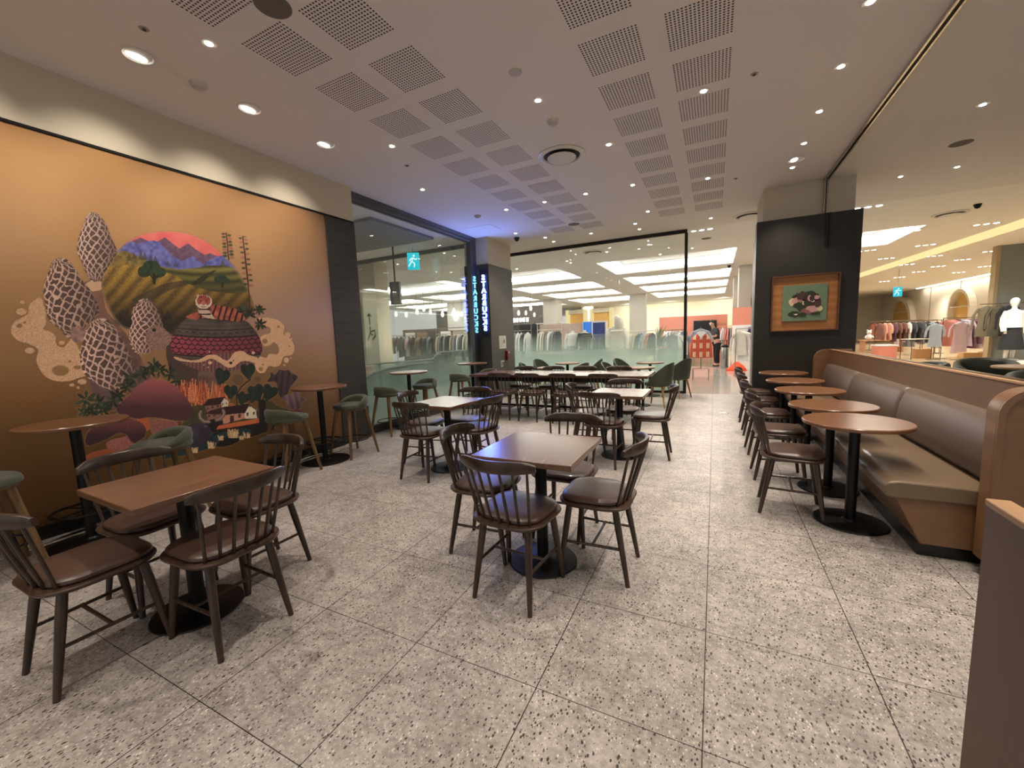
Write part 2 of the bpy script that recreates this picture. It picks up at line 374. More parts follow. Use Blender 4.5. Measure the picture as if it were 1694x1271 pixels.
# folding-wall track and the black post channel
struct(MB().box(1.395, 1.412, -3.5, 7.71, H-.035, H-.002).box(1.44, 1.455, -3.5, 7.71, H-.035, H-.002), 'trim_2', M('polished_rail', 'c8c2b8', .18, metal=.9), smooth=0)
struct(MB().box(1.412, 1.44, -3.5, 7.71, H-.01, H-.001), 'trim_2', M('track_dark', '0c0b0a', .5), smooth=0)
struct(MB().box(1.40, 1.452, 7.685, 7.72, 2.985, H-.03), 'trim_3', M('post_light', 'a79f93', .4, metal=.5), smooth=0)
struct(MB().box(1.422, 1.432, 7.67, 7.69, 2.985, H-.03), 'trim_3', MATS['track_dark'], smooth=0)
struct(MB().box(1.40, 1.418, 7.43, 7.452, 2.52, 2.985).box(1.434, 1.452, 7.43, 7.452, 2.52, 2.985), 'trim_4', MATS['black_metal'], smooth=0)
# ---------------------------------------------------------------- ceiling fittings
st = {}
m_ring = M('white_ring', 'd8d4cc', .4); m_bulb = M('lamp_glow', 'ffffff', emit='fff0dc', es=60); m_bulb2 = M('spot_glow', 'ffffff', emit='fffaf0', es=12)
m_hole = M('dark_aperture', '4a443c', .8)
def downlight():
    t = empty('ceiling_light', cat='ceiling light')
    MB().lathe([(.046, -.004), (.05, -.001), (.05, .0), (.034, .0), (.034, -.003)], n=20).build('ring', m_ring, t)
    MB().lathe([(.012, -.009), (.022, -.007), (.026, -.003)], n=16).build('lamp', m_bulb, t)
    return t
def wallwasher():
    t = empty('ceiling_light', cat='ceiling light')
    MB().lathe([(.095, -.001), (.098, -.007), (.088, -.012), (.080, -.006), (.078, -.001)], n=32).build('ring', m_ring, t)
    MB().lathe([(.078, -.002), (.076, -.005), (.02, -.004)], n=24).build('aperture', m_ring, t)
    b = MB()
    for k in range(2): b.prism([(-.062+.05*k+.012*math.cos(a)*1.0-.006, .058*math.sin(a)) for a in [PI*2*i/16 for i in range(16)]], -.010-.004*k, -.005)
    b2 = MB().prism([(-.024+.034*math.cos(a), .062*math.sin(a)) for a in [PI*2*i/24 for i in range(24)]], -.010, -.004); b2.build('lamp', m_bulb2, t)
    return t
dl = downlight(); ww = wallwasher()
def light_at(x, y, label, group, power=None, col=WARM):
    o = place(dl, st, (x, y, H), 0, label, group); spot('lamp_light', (x, y, H-.03), (x, y, 0), P_DOWN if power is None else power, col, 88, .75, .014)
    return o
wash = [(-3.79, .9), (-3.79, 1.72), (-3.79, 2.52), (-3.78, 3.32)]
for i, (x, y) in enumerate(wash[1:] if False else wash):
    lb = 'large round adjustable wall washer in the ceiling by the mural, '+('nearest the camera', 'second from the camera', 'third from the camera', 'nearest the side glass')[i]
    place(ww, st, (x, y, H), 0, lb, 'wall washers by the mural')
    spot('wash_light', (x-.02, y, H-.05), (WALLX, y+.02, 2.55), P_WASH, (1, .90, .77), 84, 1.0, .035)
place(ww, st, (.9, 6.62, H), 0, 'round eyeball downlight in the ceiling before the dark pier', 'eyeball downlights')
DLS = [((-3.23, 1.90), 'between the mural washers and the perforated panels, nearest the camera'), ((-3.22, 3.72), 'left of the perforated panels, before the side glass'), ((-3.77, 4.94), 'by the side glass head rail'),
       ((-1.48, 3.72), 'between the two perforated strips, near the pale disc'), ((-1.12, 4.94), 'between the perforated strips, behind the round air outlet'),
       ((-1.81, 6.40), 'first of the far row of three, right of the left strip'), ((-2.49, 6.41), 'on the far part of the left perforated strip'), ((-3.19, 6.43), 'left of the left perforated strip, towards the corner column'),
       ((-.13, 4.34), 'set into the right perforated strip, nearer one'), ((-.13, 6.73), 'set into the right perforated strip, farther one'), ((-1.11, 6.41), 'beside the right perforated strip, halfway back'),
       ((-1.11, 7.92), 'beside the far end of the right perforated strip'), ((-1.45, 8.64), 'before the black glass head rail, middle one'), ((-1.45, 9.14), 'touching distance from the black glass head rail, middle'),
       ((-3.75, 7.95), 'above the black camera dome by the corner column'), ((-3.37, 8.66), 'between the corner column and the black head rail'), ((-3.35, 9.14), 'nearest the head rail by the corner column'), ((-2.41, 8.89), 'behind the far end of the left perforated strip'),
       ((.9, 4.54), 'in the row over the round tables, second from the camera'), ((.9, 5.33), 'in the row over the round tables, third from the camera'), ((.9, 6.12), 'in the row over the round tables, fourth from the camera'),
       ((.9, 6.93), 'in the row over the round tables, nearest the dark pier'), ((.89, 3.78), 'in the row over the round tables, nearest the camera'), ((-.11, 9.09), 'alone before the walkway opening'),
       ((2.36, 6.04), 'right of the ceiling track, nearest the camera'), ((2.41, 8.24), 'right of the ceiling track, far left one'), ((3.0, 8.20), 'right of the ceiling track, far right one')]
for (p, t) in DLS: light_at(p[0], p[1], 'small round glowing downlight '+t, 'small recessed downlights')
# downlights the room has behind and beside the camera
for (x, y) in ((-3.23, .1), (-1.48, 1.9), (-1.48, .1), (.9, 2.99), (.9, 2.2), (.9, 1.4), (.9, -.2), (-3.23, -1.7), (-1.48, -1.7)):
    light_at(x, y, 'small downlight of the near cafe ceiling, '+{(-3.23, .1): 'by the mural wall beside the camera', (-1.48, 1.9): 'between the perforated strips above the central table', (-1.48, .1): 'between the perforated strips, overhead', (.9, 2.99): 'over the bench end', (.9, 2.2): 'right, before the bench end', (.9, 1.4): 'above the low partition', (.9, -.2): 'right of the camera by the track', (-3.23, -1.7): 'behind the camera by the mural wall', (-1.48, -1.7): 'behind the camera, middle'}[(x, y)], 'downlights above and behind the camera')
def lathe_thing(name, label, cat, loc, prof, mat, group=None, n=28):
    return tag(MB().lathe(prof, n=n).build(name, mat), label, cat, group), None
def fit(name, label, cat, loc, prof, mat, group=None):
    o = MB().lathe(prof, n=32).build(name, mat); o.location = loc; return tag(o, label, cat, group)
m_speak = M('speaker_mesh', '6a6357', .8)
for (x, y), t in (((-2.54, 1.91), 'large flat round speaker grille in the ceiling between perforated panels near the camera'), ((-2.5, 7.98), 'flat round speaker grille at the far end of the left perforated strip'), ((2.64, 7.17), 'flat round speaker grille in the ceiling right of the track'), ((-.22, 11.0), 'flat round speaker grille in the shop ceiling over the walkway')):
    fit('ceiling_speaker', t, 'speaker', (x, y, H), [(.105, -.004), (.11, 0)], m_speak)
m_plast = M('detector_plastic', 'b9b2a6', .5)
for (x, y), t in (((-1.49, 4.13), 'round smoke detector on the ceiling before the air outlet'), ((-3.79, 2.11), 'grooved smoke detector on the ceiling between two wall washers'), ((-3.77, 6.46), 'small smoke detector on the ceiling before the corner column')):
    d = empty('smoke_detector', (x, y, H), 0, t, 'smoke detector')
    MB().lathe([(.045, -.03), (.058, -.014), (.062, 0)], n=28).build('base', m_plast, d); MB().lathe([(.02, -.045), (.034, -.04), (.036, -.03)], n=20).build('sensor', m_plast, d)
fit('ceiling_disc', 'pale blank round disc on the ceiling between the perforated strips', 'ceiling cover', (-1.49, 3.26, H), [(.05, -.008), (.055, 0)], m_plast)
m_spr = M('sprinkler_rim', '9b948a', .4, metal=.4)
for (x, y), t in (((-3.45, 1.62), 'nearest the camera by the wall washers'), ((-3.42, 4.2), 'left of the perforated strip'), ((.26, 4.29), 'right of the right perforated strip'), ((.23, 6.96), 'far right beside the perforated strip'), ((2.95, 6.5), 'right of the ceiling track')):
    d = empty('sprinkler', (x, y, H), 0, 'tiny recessed ceiling sprinkler, '+t, 'sprinkler'); MB().lathe([(.026, -.004), (.03, 0)], n=20).build('rim', m_spr, d); MB().lathe([(.006, -.014), (.012, -.010), (.012, -.004)], n=12).build('head', MATS['dark_aperture'], d)
df = empty('air_outlet', (-1.68, 4.93, H), 0, 'large round air outlet with a dark gap between its rings in the ceiling', 'air outlet')
MB().lathe([(.275, -.001), (.28, -.008), (.27, -.014), (.225, -.02), (.215, -.004)], n=48).build('outer_ring', m_ring, df); MB().lathe([(.215, -.004), (.212, -.0042), (.12, -.004)], n=40).build('duct', M('duct_dark', '2a2622', .6), df)
MB().lathe([(.1, -.045), (.165, -.04), (.172, -.030), (.12, -.012)], n=40).build('centre_disc', m_ring, df)
df2 = dup(df, (.55, 9.3, H), 0, 'round air outlet in the ceiling beside the upper pier')
df3 = dup(df, (4.2, 11.6, H), 0, 'wide round air outlet in the shop ceiling right of the pier')
df4 = dup(df, (-2.9, 10.9, H), 0, 'round air outlet in the shop ceiling seen through the far glass')
dc = empty('security_camera', (-3.89, 8.3, H), 0, 'black dome security camera on the ceiling by the corner column', 'camera')
MB().lathe([(.055, -.03), (.06, 0)], n=24).build('base', m_black, dc); MB().lathe([(.005, -.085), (.03, -.075), (.045, -.055), (.05, -.03)], n=24).build('dome', m_black, dc)
dup(dc, (4.35, 11.0, H), 0, 'black dome security camera on the shop ceiling right of the pier')
dup(dc, (.4, 16.1, H), 0, 'black dome security camera between the glowing coffers')
tag(MB().lathe([(.068, 0), (.07, .002), (.05, .003)], (.175, 7.6), 28).build('floor_cover', m_strip), 'round steel floor socket cover in the walkway', 'floor cover')
# ================================================================ furniture
m_cw = wood('dark_chair_wood', '271b13', '402e22', .38, 1.0, 2, coat=.15)
m_seatw = wood('dark_seat_wood', '302117', '4a3425', .4, 1.0, 0, coat=.15)
m_leath = M('brown_leather', '46332a', .37, var=.05, vs=9, coat=.1)
m_top = wood('oak_table_top', '533829', '7b573f', .27, .8, 1, blocks=.3, coat=.25, bp=0, wv=.08)
m_top2 = wood('oak_round_top', '63412b', '875e41', .28, .8, 0, coat=.25, bp=0, wv=.12)
m_oak = wood('stool_oak', '5b4327', '7a5c38', .45, 1.0, 2)
m_green = M('moss_fabric', '474a38', .85, var=.1, vs=60, sheen=.2); m_dgreen = M('dark_green_leather', '2e3229', .42, var=.05)
m_iron = M('black_iron', '100e0d', .42, metal=.4)
def ease(t): return 1-t*t
def rail_pts():
    R = []
    for i in range(17):
        t = -1+i/8; x = .22*t; y = -.185-.085*ease(t); e = abs(t)**6
        h = .033*(1-.5*e); th = .0125*(1-.2*e); cz = .776-.010*e
        # section leans back with the rail; rounded box of 8 points
        sec = [(-th, -h*.7), (-th*.6, -h), (th*.6, -h), (th, -h*.7), (th, h*.75), (th*.55, h), (-th*.55, h), (-th, h*.75)]
        nx, ny = .35*t, -1; L = math.hypot(nx, ny); nx /= L; ny /= L
        R.append([(x+nx*a, y+ny*(a+.16*b), cz+b) for a, b in sec])
    return R
def make_chair():
    t = empty('dining_chair', cat='chair')
    def out(sc, z, dy=0): return [(x*sc*(1+.16*y), (y+.0)*sc+dy, z) for x, y in rrect(.43, .41, .125, 7)]
    MB().loft([out(.86, .422), out(.965, .430), out(1.0, .440), out(1.0, .446), out(.985, .450)]).build('seat', m_seatw, t)
    MB().loft([out(.87, .449, .012), out(.895, .460, .012), out(.885, .471, .012), out(.84, .479, .012), out(.7, .483, .012), out(.35, .485, .012)]).build('cushion', m_leath, t)
    for sx in (-1, 1):
        for (tx, ty, fx, fy) in ((.145, .135, .182, .192), (.135, -.125, .17, -.200)):
            P = [Vector((sx*tx, ty, .426)).lerp(Vector((sx*fx, fy, 0)), k) for k in (0, .25, .6, 1)]
            MB().tube(P, [.0185, .0195, .0165, .0125], 12).build('leg', m_cw, t)
    def leg_at(sx, f, z):
        a = ((.145, .135, .182, .192), (.135, -.125, .17, -.200))[f]; k = 1-z/.426
        return Vector((sx*(a[0]+(a[2]-a[0])*k), a[1]+(a[3]-a[1])*k, z))
    for sx in (-1, 1): MB().tube([leg_at(sx, 1, .20), leg_at(sx, 0, .20)], [.0085, .0085], 8).build('stretcher', m_cw, t)
    a, b = leg_at(-1, 1, .2).lerp(leg_at(-1, 0, .2), .5), leg_at(1, 1, .2).lerp(leg_at(1, 0, .2), .5)
    MB().tube([a, b], .0085, 8).build('stretcher', m_cw, t)
    for i in range(7):
        u = -1+i/3
        p = Vector((.155*u, -.135-.042*ease(u*.9), .447)); q = Vector((.185*u, -.188-.083*ease(u*.86), .752))
        MB().tube([p, p.lerp(q, .35), q], [.0075, .0085, .0068], 8).build('spindle', m_cw, t)
    MB().loft(rail_pts()).build('top_rail', m_cw, t, smooth=50)
    return t
chair = make_chair(); GC = 'spindle-back dining chairs'
def ch(x, y, deg, label): place(chair, st, (x, y, 0), math.radians(deg), label, GC)
D = 'dark spindle-back chair'
ch(-.96, 1.93, -4, D+', front chair of the central square table')
ch(-1.345, 2.26, -85, D+' at the left side of the central square table')
ch(-.605, 2.325, 90, D+' at the right side of the central square table')
ch(-.93, 2.66, 180, D+' on the far side of the central square table')
ch(-2.53, .70, 0, D+' at the bottom left corner of the photo')
ch(-2.155, 1.07, 90, D+' seen from behind, near side of the table by the mural')
ch(-2.87, 1.08, -88, D+' between the mural and the table nearest it')
ch(-2.52, 1.455, 178, D+' facing the camera at the far end of the table by the mural')
ch(-2.67, 3.28, 2, D+' seen from behind at the rear left square table')
ch(-2.99, 3.70, -80, D+' on the window side of the rear left square table')
ch(-2.24, 3.63, 82, D+' with bluish seat, walkway side of the rear left square table')
ch(-2.57, 3.97, 180, D+' facing the camera at the rear left square table')
ch(-1.05, 4.29, -2, D+' seen from behind at the rear right square table')
ch(-1.34, 4.76, -80, D+' left of the rear right square table')
ch(-1.01, 5.07, 180, D+' facing the camera at the rear right square table')
ch(-.62, 4.74, 92, D+' beside the walkway at the rear right square table')
for i, x in enumerate((-3.24, -2.72, -2.13, -1.48)): ch(x, 6.20, (3, -2, 2, -1)[i], D+', near side of the long table, %s from its left end' % ORD[i])
for i, x in enumerate((-3.35, -2.75, -2.13, -1.50)): ch(x, 7.12, 180+(2, -2, 1, 3)[i], D+', far side of the long table, %s from its left end' % ORD[i])
for i, (x, y) in enumerate(((.54, 3.63), (.55, 4.41), (.55, 5.26), (.56, 6.18), (.56, 7.02))): ch(x, y, -90+(-4, 1, 2, 0, -2)[i], D+', %s from the camera in the row facing the bench' % ORD[i])
# square tables
def make_sq():
    t = empty('square_table', cat='table')
    MB().box(-.30, .30, -.315, .315, .703, .735).build('table_top', m_top, t, bevel=.004)
    MB().box(-.16, .16, -.03, .03, .69, .703).box(-.03, .03, -.16, .16, .69, .703).build('bracket', m_iron, t)
    MB().tube([(0, 0, .012), (0, 0, .69)], .036, 24).build('column', m_iron, t)
    MB().lathe([(.205, 0), (.212, .004), (.208, .010), (.06, .018), (.04, .03)], n=48).build('base', m_iron, t)
    return t
sq = make_sq(); G1 = 'square cafe tables'
place(sq, st, (-.94, 2.235, 0), 0, 'square oak-topped table in the middle of the floor, blue sheen on one corner', G1)
place(sq, st, (-2.475, 1.07, 0), math.radians(-1.5), 'square oak table closest to the mural, four chairs around it', G1, (1, .98, 1))
place(sq, st, (-2.58, 3.58, 0), math.radians(-4), 'square table with white glare, rear left, toward the side glass', G1)
place(sq, st, (-.95, 4.62, 0), 0, 'square table rear right, between the central table and the long table', G1)
# round tables along the bench
def make_round(name, r, h, base, mat, cat='table', ring=0):
    t = empty(name, cat=cat)
    MB().lathe([(r-.012, h-.028), (r-.002, h-.024), (r, h-.006), (r-.005, h)], n=64).build('table_top', mat, t)
    MB().box(-.12, .12, -.025, .025, h-.042, h-.028).box(-.025, .025, -.12, .12, h-.042, h-.028).build('bracket', m_iron, t)
    MB().tube([(0, 0, .012), (0, 0, h-.04)], .032, 24).build('column', m_iron, t)
    MB().lathe([(base-.006, 0), (base, .005), (base-.004, .012), (.05, .018), (.036, .03)], n=56).build('base', m_iron, t)
    if ring:
        o = MB().tube([(.19*math.cos(a), .19*math.sin(a), ring) for a in [2*PI*k/40 for k in range(40)]], .009, 8, closed=True)
        for a in (0, PI/2, PI, 1.5*PI): o.tube([(.03*math.cos(a), .03*math.sin(a), ring), (.19*math.cos(a), .19*math.sin(a), ring)], .006, 6)
        o.build('foot_ring', m_iron, t)
    return t
rt = make_round('round_table', .305, .735, .215, m_top2)
for i, y in enumerate((3.53, 4.21, 5.17, 6.08, 7.10)):
    place(rt, st, (.885+.006*i, y, 0), 0, 'round brown wooden table on black column beside the bench, %s from the camera' % ORD[i], 'round tables along the bench')
# counter-height tables along mural and glass
bt = make_round('bar_table', .30, .90, .275, m_top2, ring=.24)
for (x, y, l) in ((-4.18, 1.2, 'tall round bistro table before the foam clouds of the mural, nearest camera'), (-4.18, 3.28, 'tall round bistro table between the mural and the charcoal planks'),
                  (-4.42, 5.14, 'tall round bistro table standing at the side glass, nearer one'), (-4.40, 7.05, 'tall round bistro table at the corner column, partly behind the long table')):
    place(bt, st, (x, y, 0), .3, l, 'tall round tables')
def make_stool():
    t = empty('counter_stool', cat='stool')
    def out(sc, z): return [(x*sc, y*sc, z) for x, y in rrect(.40, .39, .17, 8)]
    MB().loft([out(.90, .578), out(.93, .586), out(.93, .592)]).build('seat_frame', m_oak, t)
    MB().loft([out(.93, .592), out(1.0, .605), out(1.0, .625), out(.96, .642), out(.82, .652), out(.4, .655)]).build('seat', m_green, t)
    R = []
    for i in range(21):
        a = math.radians(-90+(-98+196*i/20)); e = abs(-1+i/10); hgt = .115*(1-e**3*.75)
        r0, r1 = .198, .150; z0 = .612; z1 = .625+hgt; c, s_ = math.cos(a), math.sin(a); k = 1-.1*(1-e)
        R.append([(c*r0, s_*r0, z0), (c*(r0+.012), s_*(r0+.012), (z0+z1)/2), (c*(r0+.006), s_*(r0+.006), z1-.012), (c*(r0-.014), s_*(r0-.014), z1), (c*(r1+.012), s_*(r1+.012), z1-.008), (c*(r1), s_*(r1), z1-.03), (c*(r1+.005), s_*(r1+.005), z0+.02)])
    MB().loft(R).build('low_back', m_green, t, smooth=60)
    for sx in (-1, 1):
        for sy in (-1, 1):
            P = [Vector((sx*.115, sy*.115, .585)).lerp(Vector((sx*.205, sy*.205, 0)), k) for k in (0, .3, 1)]
            MB().tube(P, [.024, .022, .014], 12).build('leg', m_oak, t)
    MB().tube([(.185*math.cos(a), .185*math.sin(a), .20) for a in [2*PI*k/40 for k in range(40)]], .007, 8, closed=True).build('foot_ring', MATS['black_metal'], t)
    return t
sto = make_stool(); GS = 'green counter stools'
for (x, y, d, l) in ((-4.06, .69, 0, 'green upholstered oak-legged stool cut off by the left edge of the photo'), (-4.08, 1.66, 180, 'green low-backed stool behind the chair by the mural, in front of the painted buffalo'),
                     (-4.12, 2.80, 0, 'green low-backed stool under the painted dark vase flowers'), (-4.05, 3.60, 175, 'green low-backed stool standing against the charcoal planks'),
                     (-4.42, 4.65, 0, 'green low-backed stool at the side glass, near side of its table'), (-4.42, 5.53, 180, 'green low-backed stool at the side glass, far side of its table'),
                     (-4.42, 6.62, 0, 'green low-backed stool at the side glass, left of the long table'), (-4.28, 7.45, 180, 'green stool almost hidden behind the left end of the long table')):
    place(sto, st, (x, y, 0), math.radians(d), l, GS)
# long communal table
lt = empty('communal_table', (-2.44, 6.72, 0), 0, 'long dark wooden communal table with black steel frame', 'table')
m_long = wood('walnut_long_top', '513626', '6d4b36', .26, .7, 0, coat=.3, bp=0, wv=.1)
MB().box(-1.56, 1.56, -.44, .44, .70, .74).build('table_top', m_long, lt, bevel=.004)
MB().box(-1.42, 1.42, -.34, -.30, .62, .70).box(-1.42, 1.42, .30, .34, .62, .70).build('apron', m_iron, lt)
for x in (-1.38, 0, 1.38):
    for y in (-.32, .32): MB().tube([(x, y*.85, .70), (x*1.0, y*1.05, 0)], .022, 10).build('leg', m_iron, lt)
MB().box(-1.38, 1.38, -.02, .02, .12, .16).box(-1.40, -1.36, -.32, .32, .12, .16).box(1.36, 1.40, -.32, .32, .12, .16).box(-.02, .02, -.32, .32, .12, .16).build('stretcher', m_iron, lt)
# green shell chairs
def make_shell(mat, legm):
    t = empty('shell_chair', cat='chair')
    R = []
    for j in range(9):
        z = .40+.43*j/8; k = j/8; half = math.radians(118-70*k**1.7); r = .235+.01*math.sin(PI*k); oy = -.045*k
        ring = []
        for i in range(15):
            a = -PI/2-half+2*half*i/14; ring.append((r*math.cos(a)*(1-.05*k), r*math.sin(a)+oy, z-.05*(abs(i-7)/7)**2*k))
        R.append(ring)
    o = MB().loft(R, closed=False).build('back_shell', mat, t, fix=False, smooth=80)
    s_ = o.modifiers.new('thick', 'SOLIDIFY'); s_.thickness = .026; s_.offset = 0; b_ = o.modifiers.new('round', 'BEVEL'); b_.width = .01; b_.segments = 3; b_.limit_method = 'ANGLE'
    def out(sc, z): return [(x*sc, y*sc+.005, z) for x, y in rrect(.44, .44, .18, 8)]
    MB().loft([out(.92, .395), out(1.0, .41), out(1.0, .44), out(.93, .46), out(.6, .466)]).build('seat', mat, t)
    MB().loft([out(.80, .375), out(.84, .385), out(.84, .395)]).build('seat_frame', legm, t)
    for sx in (-1, 1):
        for sy in (-1, 1): MB().tube([(sx*.14, sy*.14, .385), (sx*.205, sy*.21, 0)], [.020, .012], 12).build('leg', legm, t)
    return t
sh = make_shell(M('shell_green', '3c4236', .55, var=.06), wood('light_oak', '86653d', 'a8824f', .45, 1, 2)); GH = 'green shell chairs'
for (x, y, d, l) in ((-.94, 7.99, 75, 'dark green shell chair with oak legs closest to the walkway, before the far glass'), (-.70, 9.15, 60, 'dark green shell chair tucked in the corner by the black glass frame post'),
                     (-1.74, 8.1, -100, 'green shell chair left of the round table beside the frame post, nearer one'), (-1.74, 9.2, -110, 'green shell chair against the glass, left of the far right round table'),
                     (-2.58, 9.25, 100, 'green shell chair against the glass, right of the far left round table'), (-2.55, 8.05, 70, 'green shell chair peeping over the middle of the long table'),
                     (-3.55, 8.15, -75, 'green shell chair nearest the corner column'), (-3.68, 9.2, -110, 'green shell chair against the glass, left of the far left round table')):
    place(sh, st, (x, y, 0), math.radians(d), l, GH)
rt2 = make_round('round_table', .29, .735, .21, m_top2)
for (x, y, l) in ((-3.12, 9.25, 'round table against the far glass, left one'), (-1.25, 9.28, 'round table against the far glass, right one with black column showing'), (-3.05, 7.98, 'round table directly behind the long table, left one'), (-1.28, 8.0, 'round table directly behind the long table, right one')):
    place(rt2, {} if False else st, (x, y, 0), 0, l, 'round tables by the far glass') if False else None
st2 = {}
for (x, y, l) in ((-3.12, 9.25, 'small round table against the far glass, left one'), (-1.25, 9.28, 'small round table against the far glass, right one with black column showing'), (-3.05, 7.98, 'small round table directly behind the long table, left one'), (-1.28, 8.0, 'small round table directly behind the long table, right one')):
    place(rt2, st2, (x, y, 0), 0, l, 'round tables by the far glass')
# tub chairs and table past the bench
tub = empty('tub_chair', cat='chair')
R = []
for i in range(25):
    a = math.radians(-90-125+250*i/24); e = abs(-1+i/12); top = .80-.14*e**2.2; c, s_ = math.cos(a), math.sin(a)
    R.append([(c*.33, s_*.33, .30), (c*.355, s_*.355, .5), (c*.35, s_*.35, top-.03), (c*.325, s_*.325, top), (c*.285, s_*.285, top-.012), (c*.27, s_*.27, top-.06), (c*.275, s_*.275, .42)])
MB().loft(R).build('tub_back', m_dgreen, tub, smooth=60)
MB().lathe([(.27, .30), (.285, .34), (.285, .43), (.26, .46), (.1, .47)], n=40).build('seat', m_dgreen, tub)
for sx in (-1, 1):
    for sy in (-1, 1): MB().tube([(sx*.17, sy*.17, .31), (sx*.23, sy*.23, 0)], [.02, .012], 10).build('leg', MATS['light_oak'], tub)
for (x, y, d, l) in ((3.72, 8.75, 170, 'wide dark green leather tub chair beyond the bench back'), (3.66, 7.35, 5, 'dark green tub chair cut off at the right edge, beyond the bench back'), (2.72, 8.15, 100, 'dark tub chair barely showing over the bench back, near its middle')):
    place(tub, st, (x, y, 0), math.radians(d), l, 'tub chairs beyond the bench')
rt3 = make_round('round_table', .33, .74, .22, wood('pale_oak_top', '9c7a58', 'c09a74', .3, .8, 0, coat=.3))
place(rt3, {}, (3.82, 8.06, 0), 0, 'pale round table between the two dark green tub chairs', None)
# ---------------------------------------------------------------- the bench
m_ply = wood('bench_veneer', '6f5037', '7d5b3d', .42, .5, 1, coat=.1, wv=.06); m_ply2 = wood('bench_edge_ply', 'a9835d', 'bd9670', .45, .6, 1, wv=.1)
m_vin = M('taupe_vinyl', '6f5d49', .42, var=.05, vs=5, coat=.08); m_vin2 = M('taupe_back_vinyl', '66564a', .45, var=.05, vs=5)
bn = empty('banquette', (1.2, 5.2, 0), 0, 'long upholstered bench with taupe vinyl and rounded wooden ends', 'bench')
Y0, Y1 = 3.06-5.2, 7.36-5.2
def X(v): return v-1.2
b = MB().prism([(X(.955), .355), (X(.935), .37), (X(.93), .43), (X(.95), .452), (X(1.0), .462), (X(1.30), .455), (X(1.50), .44), (X(1.50), .355)], Y0+.04, Y1-.02, 'xz'); b.build('seat', m_vin, bn, smooth=40, bevel=.012)
for i in range(3):
    a, c = Y0+.12+(Y1-Y0-.2)*i/3+.003, Y0+.12+(Y1-Y0-.2)*(i+1)/3-.003
    ys = [a, a+.02, a+.05, c-.05, c-.02, c]; ins = [.03, .008, 0, 0, .008, .03]; R = []
    for y, k in zip(ys, ins): R.append([(X(1.505), y, .44), (X(1.44)+k, y, .445), (X(1.405)+k, y, .50), (X(1.395)+k, y, .60), (X(1.41)+k, y, .72), (X(1.435)+k, y, .80-k*.4), (X(1.46)+k*.5, y, .845-k*.5), (X(1.505), y, .85-k*.5)])
    MB().loft(R).build('back_cushion', m_vin2, bn, smooth=60)
MB().prism([(X(.99), .355), (X(1.12), .085), (X(1.5), .085), (X(1.5), .355)], Y0+.06, Y1-.02, 'xz').build('base', m_ply, bn, smooth=0, bevel=.003)
MB().box(X(1.12), X(1.5), Y0+.10, Y1-.03, 0, .085).build('plinth', MATS['black_skirting'], bn, smooth=0)
MB().box(X(1.50), X(1.585), Y0, Y1+.04, .04, 1.035).build('back_board', m_ply, bn, bevel=.003)
MB().box(X(1.497), X(1.588), Y0, Y1+.04, 1.035, 1.052).build('cap', m_ply2, bn, bevel=.004)
MB().box(X(1.525), X(1.56), Y0-.01, Y1+.04, 1.052, 1.056).build('cap_groove', MATS['black_skirting'], bn)
def end_poly(ins=0):
    x0, x1, z0, z1, r = X(1.315)+ins, X(1.76)-ins, .10+ins*1.5, 1.045-ins, .14-ins*.7
    return [(x1, z0), (x1, z1)]+[(x0+r-r*math.sin(a), z1-r+r*math.cos(a)) for a in [PI/2*k/8 for k in range(9)]]+[(x0, z0)]
for (ya, yb, nm) in ((Y0-.10, Y0, 0), (Y1+.002, Y1+.075, 1)):
    e = MB().prism(end_poly(), ya, yb, 'xz').build('end_panel', m_ply, bn, bevel=.004)
    if not nm:
        # raised rim around the recessed face
        o, q = end_poly(), end_poly(.028); n = len(o); mb = MB()
        mb.add([(a, ya-.014, c) for a, c in o]+[(a, ya-.014, c) for a, c in q]+[(a, ya+.001, c) for a, c in o]+[(a, ya+.001, c) for a, c in q],
               [(i, (i+1) % n, n+(i+1) % n, n+i) for i in range(n)]+[(i, (i+1) % n, 2*n+(i+1) % n, 2*n+i) for i in range(n)]+[(n+i, n+(i+1) % n, 3*n+(i+1) % n, 3*n+i) for i in range(n)])
        mb.build('rim', m_ply, e, smooth=0)
    MB().box(X(1.345), X(1.74), ya+.02, yb-.02, 0, .10).build('plinth', MATS['black_skirting'], bn, smooth=0)
# low partition beside the camera
pt = empty('low_partition', (.57, .4, 0), 0, 'low brown wooden partition cut off by the lower right corner', 'partition')
MB().box(-.016, .022, -1.5, .855, 0, .985).build('panel', wood('partition_veneer', '5c4838', '67503f', .5, .3, 2, wv=.05), pt, bevel=.002)
MB().box(-.018, .024, -1.5, .857, .985, 1.0).build('cap', m_ply2, pt, bevel=.003)
# picture on the pier
pc = empty('framed_picture', (1.178, 7.448, 1.735), 0, 'framed botanical picture on green ground, hung on the black pier', 'picture')
m_fr = wood('frame_wood', '4a2c18', '6a4124', .4, 1, 0); m_matt = wood('picture_backboard', '9a6434', 'b27a44', .5, .4, 0)
w, h, k = .417, .413, .022
MB().box(-w, w, -.05, 0, h-k, h).box(-w, w, -.05, 0, -h, -h+k).box(-w, -w+k, -.05, 0, -h+k, h-k).box(w-k, w, -.05, 0, -h+k, h-k).build('frame', m_fr, pc, bevel=.002)
MB().box(-w+k, w-k, -.012, -.002, -h+k, h-k).build('backboard', m_matt, pc, smooth=0)
art = MB().box(-.272, .272, -.034, -.013, -.262, .262)
cols = ['6d8468', '3a2a28', 'd8c4a0', 'c99a94', '4a3032', '2e3424', '8a5a58', 'e8dcc8']
rnd = random.Random(4)
